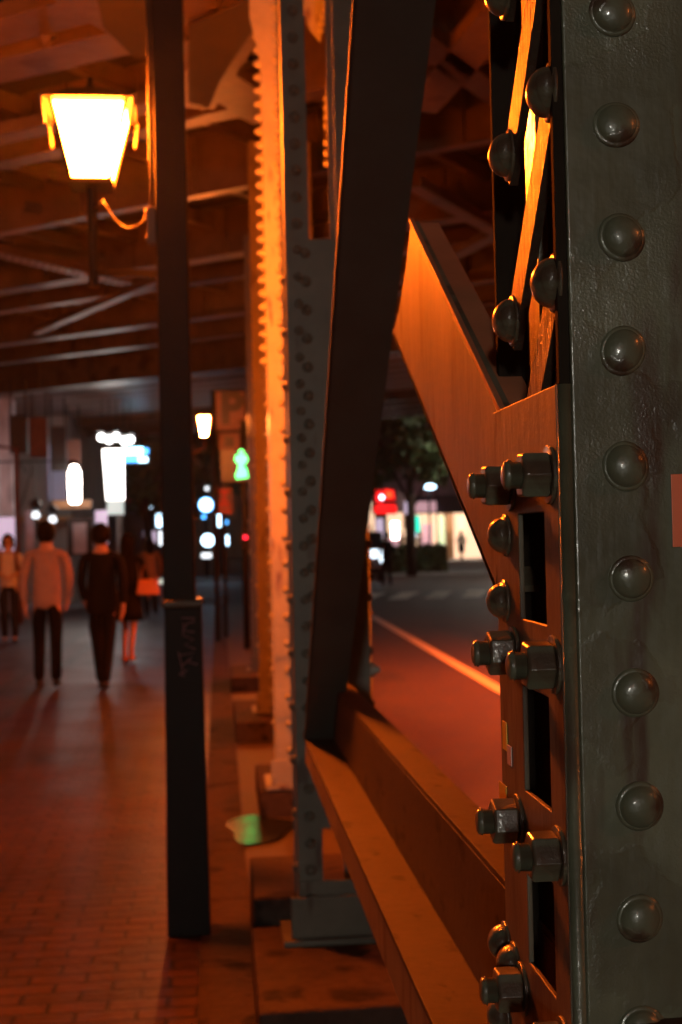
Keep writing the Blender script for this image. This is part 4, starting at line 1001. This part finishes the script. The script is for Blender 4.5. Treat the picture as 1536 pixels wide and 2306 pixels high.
for (x0, y0, x1, y1, m_) in ((279, 1008, 322, 1024, 'cyan_neon'), (318, 1010, 334, 1022, 'blue_neon'), (281, 1028, 312, 1040, 'blue_neon'), (312, 1030, 332, 1040, 'blue_white')):
    a = aty(x0, y0, 34); c = aty(x1, y1, 34); L(MB().box((a.x, 34, c.z), (c.x, 34.05, a.z)).build('lit_letters', m_, t))
a = aty(279, 1006, 34); c = aty(336, 1042, 34); L(MB().box((a.x, 34.06, c.z), (c.x, 34.2, a.z)).build('backing', 'black', t))
L(MB().tube([((a.x), 34.15, a.z), (a.x, 34.15, 6)], .03, 6).build('hanger', 'black', t))

# =====================================================================  FAR END: left street
bl = thing('far_building', 'grey ribbed building at the end of the left pavement', 'building', None, (-4, 70, 0)); bpy.context.view_layer.update()
b = MB(); b.box((-14, 62, 0), (aty(372, 1205, 62).x + .3, 72, 7.0)); L(b.build('wall', 'concrete', bl))
b = MB()
for k in range(9):
    q = aty(283 + k * 6, 1205, 61.9).x; b.box((q, 61.86, 0.6), (q + .05, 61.99, 2.6 + 1.56 * .6))
L(b.build('ribs', 'dark_steel', bl))
a = aty(280, 1112, 61.7); c = aty(372, 1130, 61.7); L(MB().box((a.x, 61.2, c.z), (c.x, 61.85, a.z)).build('canopy', 'awning_cloth', bl))
for (x0, y0, x1, y1, Y, m_, nm, lab) in (
    (338, 1126, 346, 1154, 56, 'blue_white', 'light_strip', 'slim vertical white tube sign left of the lamp post'),
    (361, 1128, 372, 1140, 56, 'pale_glow', 'light_box', 'small bluish light box high beside the lamp post'),
    (352, 1158, 374, 1186, 56, 'blue_white', 'light_box', 'bright blue-white light box left of the lamp post'),
    (322, 1196, 352, 1222, 56, 'mauve_glow', 'light_box', 'pale lilac light box over the tan coat'),
    (358, 1196, 368, 1228, 56, 'pale_glow', 'light_strip', 'pale strip light hard against the lamp post'),
    (354, 1304, 378, 1330, 50, 'globe_glow', 'light_box', 'low pale light box beside the tan coat'),
    (450, 1122, 478, 1152, 54, 'blue_white', 'round_sign', 'large round blue-white sign right of the lamp post'),
    (462, 1096, 470, 1104, 54, 'pale_glow', 'small_lamp', 'small white lamp above the round blue-white sign'),
    (455, 1160, 463, 1168, 54, 'blue_neon', 'small_lamp', 'small blue lamp under the round blue-white sign'),
    (485, 1156, 497, 1186, 54, 'blue_white', 'light_strip', 'upright white light strip right of the round sign'),
    (505, 1172, 513, 1180, 54, 'blue_neon', 'small_lamp', 'small blue lamp beside the upright light strip'),
    (454, 1202, 482, 1232, 54, 'blue_white', 'round_sign', 'lower round white sign right of the lamp post'),
    (505, 1206, 515, 1228, 54, 'blue_white', 'light_strip', 'lower short white light strip near the signal pole'),
    (454, 1246, 476, 1256, 54, 'pale_glow', 'light_box', 'low wide pale light box right of the lamp post'),
    (456, 1372, 482, 1386, 36, 'window_dim', 'light_box', 'faint blue glowing box low beside the lamp post collar'),
    ):
    if nm == 'round_sign':
        p_ = aty((x0 + x1) / 2, (y0 + y1) / 2, Y); rr_ = (x1 - x0) / 2 / F * Y
        t = thing(nm, lab, 'sign', None, p_); bpy.context.view_layer.update()
        L(MB().lathe([(rr_, 0), (rr_, .05)], 24, mtx=Matrix.Translation(p_) @ TOCAM).build('lit_disc', m_, t)); L(MB().lathe([(rr_ * 1.15, -.12), (rr_ * 1.15, -.001)], 24, mtx=Matrix.Translation(p_) @ TOCAM).build('rim', 'blue_neon' if y0 < 1200 else 'black', t))
        L(MB().tube([(p_.x, Y + .06, p_.z), (p_.x, Y + .06, road_z)], .04, 6).build('pole', 'black', t))
    else:
        t = panel(nm, x0, y0, x1, y1, Y, m_, lab, nm.replace('_', ' '), th=.08)
        q = aty((x0 + x1) / 2, y1, Y); L(MB().tube([(q.x, Y + .06, q.z), (q.x, Y + .06, road_z)], .03, 6).build('pole', 'black', t))

# =====================================================================  TREES, HEDGE
def tree(loc, H, crown_c, crown_r, label, n=2600, leaf=.2, m='leaf'):
    rnd = random.Random(int(H * 97)); t = thing('tree', label, 'tree', 'street trees beyond the viaduct', loc)
    b = MB(); b.tube([(0, 0, 0), (.05, 0, H * .3), (0, .05, H * .55), (.1, 0, H * .8)], [.2, .16, .12, .05], 10)
    cc_ = Vector(crown_c)
    for i in range(9):
        a = i * 2.4; s_ = Vector((0, .03, H * (.32 + .04 * i))); e_ = cc_ + Vector((math.cos(a) * crown_r[0] * .7, math.sin(a) * crown_r[1] * .7, crown_r[2] * rnd.uniform(-.4, .6)))
        b.tube([s_, s_.lerp(e_, .5) + Vector((0, 0, .2)), e_], [.07, .045, .015], 6)
    b.build('trunk', 'bark', t, smooth=True)
    b = MB()
    cl = []
    for i in range(46):
        v = Vector((rnd.gauss(0, 1), rnd.gauss(0, 1), rnd.gauss(0, 1))).normalized() * rnd.uniform(.35, 1.0)
        cl.append((cc_ + Vector((v.x * crown_r[0], v.y * crown_r[1], v.z * crown_r[2])), rnd.uniform(.35, .8)))
    for i in range(n):
        c0, r0 = rnd.choice(cl); v = Vector((rnd.gauss(0, 1), rnd.gauss(0, 1), rnd.gauss(0, 1))).normalized() * r0 * rnd.uniform(.5, 1)
        p_ = c0 + v; u = Vector((rnd.uniform(-1, 1), rnd.uniform(-1, 1), rnd.uniform(-1, 1))).normalized(); x_ = u.orthogonal().normalized(); y__ = u.cross(x_); s_ = leaf * rnd.uniform(.5, 1.1)
        vs = [b.bm.verts.new(p_ + q_) for q_ in (x_ * s_, y__ * s_ * .5, -x_ * s_, -y__ * s_ * .5)]; b.bm.faces.new(vs)
    b.build('crown', m, t)
    return t
q = aty(925, 1205, 50); tree((q.x, 50, -.05), 7.5, (0, 0, 5.1), (3.3, 2.5, 2.2), 'dark leafy tree above the red neon sign', n=4200)
q = aty(330, 1205, 47); tree((q.x, 47, -.05), 6.5, (.1, 0, 4.2), (1.7, 1.6, 1.5), 'dark leafy tree between the blue sign and lamp post', n=2600)
q = aty(500, 1205, 58); tree((q.x, 58, -.05), 7.5, (0, 0, 4.9), (2.2, 1.8, 1.9), 'tree behind the green signal', n=2600)
rnd = random.Random(5); hx0 = aty(868, 1205, 53.5).x; hx1 = aty(1002, 1205, 53.5).x; b = MB(); zt_ = aty(930, 1232, 53.5).z
t = thing('hedge', 'low dark clipped hedge before the bright shopfront', 'hedge', None, ((hx0 + hx1) / 2, 53.5, -.02))
for i in range(5200):
    p_ = Vector((rnd.uniform(hx0, hx1) - (hx0 + hx1) / 2, rnd.uniform(-.6, .6), rnd.uniform(0.05, zt_ + rnd.gauss(0, .06)))); u = Vector((rnd.uniform(-1, 1), rnd.uniform(-1, 1), rnd.uniform(-1, 1))).normalized(); x_ = u.orthogonal().normalized(); y__ = u.cross(x_); s_ = rnd.uniform(.05, .12)
    b.bm.faces.new([b.bm.verts.new(p_ + q_) for q_ in (x_ * s_, y__ * s_, -x_ * s_, -y__ * s_)])
b.build('foliage', 'hedge_leaf', t)
b = MB()
for k in range(8): b.tube([((hx1 - hx0) * (k / 7 - .5), 0, -.0), ((hx1 - hx0) * (k / 7 - .5), 0, .5)], .03, 5)
b.build('stems', 'bark', t)

# =====================================================================  VAN AND FAR RIGHT SHOPS
YV = 46.0
xa, xb = aty(815, 1205, YV).x - .9, aty(868, 1205, YV).x
vn = thing('van', 'dark parked van with pale lit front, half hidden by the slate column', 'van', None, ((xa + xb) / 2, YV + 2, road_z)); bpy.context.view_layer.update()
prof = [(0, .30), (0, .95), (.25, 1.05), (.85, 1.75), (3.6, 1.80), (3.9, 1.6), (4.0, .35)]
b = MB(); b.prism([(xa, YV + y_, road_z + z_) for y_, z_ in prof], (xb - xa, 0, 0)); L(b.build('body', 'van_paint', vn, bevel=.06))
b = MB(); b.prism([(xa + .12, YV + .27, road_z + 1.08), (xb - .12, YV + .27, road_z + 1.08), (xb - .15, YV + .80, road_z + 1.70), (xa + .15, YV + .80, road_z + 1.70)], (0, -.015, .015)); L(b.build('windscreen', 'car_glass', vn))
for sx in (xa + .14, xb - .14):
    L(MB().lathe([(.09, 0), (.09, .03), (.05, .05)], 14, mtx=Matrix.Translation((sx, YV, road_z + .75)) @ TOCAM).build('headlight', 'headlight', vn))
    for yy in (.8, 3.2):
        wv = L(MB().lathe([(.3, -.1), (.32, -.06), (.32, .06), (.3, .1)], 20, mtx=Matrix.Translation((sx, YV + yy, road_z + .32)) @ Matrix.Rotation(R(90), 4, 'Y')).build('wheel', 'rubber', vn, smooth=True))
a = aty(835, 1238, YV - .02); c = aty(860, 1256, YV - .02); L(MB().box((a.x, YV - .04, c.z), (c.x, YV - .005, a.z)).build('lit_plate', 'headlight', vn))
a = aty(835, 1257, YV - .02); c = aty(858, 1278, YV - .02); L(MB().box((a.x, YV - .03, c.z), (c.x, YV - .005, a.z)).build('bumper_plate', 'paper', vn))

YR = 78.0
xsL = aty(835, 1205, YR).x; xsR = aty(1290, 1205, YR).x
sb_ = thing('shop_building', 'pink upper-floored building with a bright warm shopfront beyond the crossing', 'building', None, ((xsL + xsR) / 2, YR + 5, 0)); bpy.context.view_layer.update()
zfr = aty(1040, 1150, YR).z; 
L(MB().box((xsL, YR, zfr), (xsR, YR + 10, 11)).build('upper_wall', 'pink_wall', sb_))
L(MB().box((xsL, YR + 2.6, -.02), (xsR, YR + 10, zfr - .01)).build('shop_interior', 'shop_glow', sb_))
for x in (850, 915, 1006, 1120, 1200): q = aty(x, 1205, YR); L(MB().box((q.x, YR + .2, -.02), (q.x + .45, YR + 1.2, zfr - .01)).build('pillar', 'timber', sb_))
for i, (x0, x1, y0, y1, m_) in enumerate(((985, 1003, 1162, 1240, 'shop_glow_green'), (950, 975, 1180, 1240, 'pink_glow'), (905, 935, 1190, 1240, 'shop_glow'), (1030, 1050, 1160, 1240, 'shop_glow'), (930, 948, 1175, 1205, 'sign_dark'))):
    a = aty(x0, y0, YR + .5); c = aty(x1, y1, YR + .5); L(MB().box((a.x, YR + .5, max(c.z, 0)), (c.x, YR + .6, a.z)).build('display_panel', m_, sb_))
a = aty(925, 1118, YR - .5); c = aty(1290, 1150, YR - .5)
L(MB().prism([(a.x, YR - 1.0, c.z), (c.x, YR - 1.0, c.z), (c.x, YR - .01, a.z), (a.x, YR - .01, a.z)], (0, 0, .05)).build('awning', 'grey_cloth', sb_))
a = aty(922, 1130, YR - 1.2); c = aty(985, 1152, YR - 1.2); L(MB().box((a.x, YR - 1.2, c.z), (c.x, YR - 1.05, a.z)).build('fascia', 'pink_glow', sb_))
for k in range(5):
    for j in range(3):
        a = aty(985 + k * 26, 1070 - j * 55, YR); L(MB().box((a.x, YR - .03, a.z), (a.x + .42, YR - .002, a.z + .75)).build('window', 'window_dim' if (k + j) % 2 else 'car_glass', sb_))
def simple_lit(name, x0, y0, x1, y1, Y, m_, lab, cat, pole=True):
    t = panel(name, x0, y0, x1, y1, Y, m_, lab, cat, th=.1)
    if pole: q = aty((x0 + x1) / 2, y1, Y); L(MB().tube([(q.x, Y + .08, q.z), (q.x, Y + .08, road_z)], .05, 8).build('pole', 'black', t))
    return t
for k in range(6):
    q = aty(955 + k * 55, 1150, YR - .5); L(MB().box((q.x, YR - .7, zfr - .12), (q.x + .9, YR - .3, zfr - .08)).build('downlight', 'downlight', sb_))
# red neon sign with generic strokes
YN = 58.0
t = thing('red_neon_sign', 'red neon sign with a white hot spot over the hedge', 'sign', None, aty(866, 1150, YN)); bpy.context.view_layer.update()
b = MB()
def st_(pts, r=.06): b.tube([aty(x, y_, YN) for x, y_ in pts], r, 6)
st_([(846, 1102), (850, 1128)]); st_([(856, 1104), (856, 1130)]); st_([(846, 1112), (860, 1112)]); st_([(866, 1104), (884, 1106), (888, 1124), (868, 1124), (866, 1104)]); st_([(846, 1128), (862, 1130)])
st_([(846, 1142), (890, 1140)], .10); st_([(846, 1152), (890, 1152)], .10); st_([(868, 1142), (868, 1152)]); st_([(846, 1142), (846, 1152)]); st_([(890, 1140), (890, 1152)])
L(b.build('neon_strokes', 'red_neon', t)); a = aty(868, 1106, YN); c = aty(884, 1120, YN); L(MB().box((a.x, YN + .05, c.z), (c.x, YN + .1, a.z)).build('orange_patch', 'orange_neon', t))
c_ = aty(860, 1120, YN - .1); L(MB().lathe([(.1, 0), (.06, .06)], 12, mtx=Matrix.Translation(c_) @ TOCAM).build('hot_spot', 'blue_white', t))
a = aty(842, 1098, YN); c = aty(894, 1158, YN); L(MB().box((a.x, YN + .12, c.z), (c.x, YN + .3, a.z)).build('backing', 'sign_dark', t)); L(MB().tube([((a.x + c.x) / 2, YN + .2, c.z), ((a.x + c.x) / 2, YN + .2, -.02)], .07, 8).build('pole', 'black', t))
simple_lit('teal_sign', 920, 1162, 946, 1198, 57, 'teal_glow', 'teal glowing sign above the hedge', 'sign')
simple_lit('light_box', 920, 1199, 938, 1210, 57, 'blue_white', 'small white light box just under the teal sign', 'light box')
simple_lit('light_box', 882, 1176, 898, 1214, 60, 'warm_white', 'warm white upright light box right of the van', 'light box')
simple_lit('light_box', 872, 1212, 898, 1232, 60, 'pink_glow', 'pale pink light box right of the van roof', 'light box')
simple_lit('poster', 846, 1168, 864, 1212, 61, 'mauve_glow', 'greyish lilac poster behind the van', 'poster')
simple_lit('narrow_sign', 832, 1130, 838, 1182, 57, 'shop_glow', 'thin pinkish vertical strip sign beside the slate column', 'sign')
simple_lit('narrow_sign', 910, 1130, 920, 1158, 60, 'mauve_glow', 'short lilac upright sign left of the pink fascia', 'sign')
t = thing('ceiling_lamp', 'oval white lamp glowing in front of the tree', 'lamp', None, aty(968, 1096, 60)); bpy.context.view_layer.update()
c_ = aty(968, 1096, 60); L(MB().lathe([(.05, .12), (.25, .08), (.28, 0), (.25, -.08), (.05, -.12)], 16, mtx=Matrix.Translation(c_)).build('globe', 'blue_white', t, smooth=True)); L(MB().tube([c_ + Vector((0, .3, .1)), Vector((c_.x, 60.3, -.02))], .05, 6).build('pole', 'black', t))
t = thing('small_lamp', 'small blue lamp at the edge of the orange brace', 'lamp', None, aty(982, 1010, 64)); bpy.context.view_layer.update()
c_ = aty(982, 1010, 64); L(MB().lathe([(.1, 0), (.06, .05)], 12, mtx=Matrix.Translation(c_) @ TOCAM).build('lens', 'blue_neon', t)); L(MB().tube([c_ + Vector((0, .1, 0)), Vector((c_.x, 64.1, -.02))], .04, 6).build('pole', 'black', t))
# shoppers far off on the bright pavement
for i, (x, y_, lab) in enumerate(((905, 1262, 'blurred far pedestrian behind the hedge, leftmost of two'), (948, 1260, 'blurred far pedestrian behind the hedge, rightmost of two'))):
    g = atz(x, y_, -.02)
    person((g.x, g.y, -.02), .4 * i, 1.68, lab, ('tan_cloth', 'grey_cloth')[i], 'navy_cloth',
       ((.07, -.02, .50), (.07, .0, .09), (-.07, -.03, .50), (-.07, .04, .09)), ((.24, .0, 1.14), (.20, -.08, .93), (-.24, .0, 1.14), (-.2, -.1, .93)), sub=1, face=False)
# dark buildings closing the far sky
for (x0, x1, Y, h, lab) in ((-40, -14.5, 60, 16, 'dark office block at the far left end of the street'), (-8, 7.5, 105, 18, 'dark office block straight ahead beyond the trees'), (xsR + .5, 60, 92, 20, 'dark office block at the far right beyond the shops')):
    t = thing('office_block', lab, 'building', 'dark office blocks beyond the crossing', ((x0 + x1) / 2, Y, 0)); bpy.context.view_layer.update()
    L(MB().box((x0, Y, -.05), (x1, Y + 12, h)).build('wall', 'concrete', t))
    x = x0 + 1
    while x < x1 - 1.5:
        for z_ in range(3, int(h) - 1, 3): L(MB().box((x, Y - .03, z_), (x + 1.1, Y - .002, z_ + 1.4)).build('window', 'car_glass', t))
        x += 2.2

# =====================================================================  THIN VOLUME ADDED TO GIVE THE LAMPS A HALO
def halo_haze(d):
    m = bpy.data.materials.new('halo_haze'); m.use_nodes = True; n = m.node_tree.nodes; n.remove(n['Principled BSDF'])
    v = n.new('ShaderNodeVolumePrincipled'); v.inputs['Density'].default_value = d; v.inputs['Color'].default_value = (.9, .9, .9, 1); v.inputs['Anisotropy'].default_value = .72
    m.node_tree.links.new(v.outputs[0], n['Material Output'].inputs['Volume']); M['halo_haze'] = m
    o = MB().box((-420, -420, -1.7), (420, 620, 24)).build('halo_haze', 'halo_haze'); o['kind'] = 'stuff'
halo_haze(.0004)
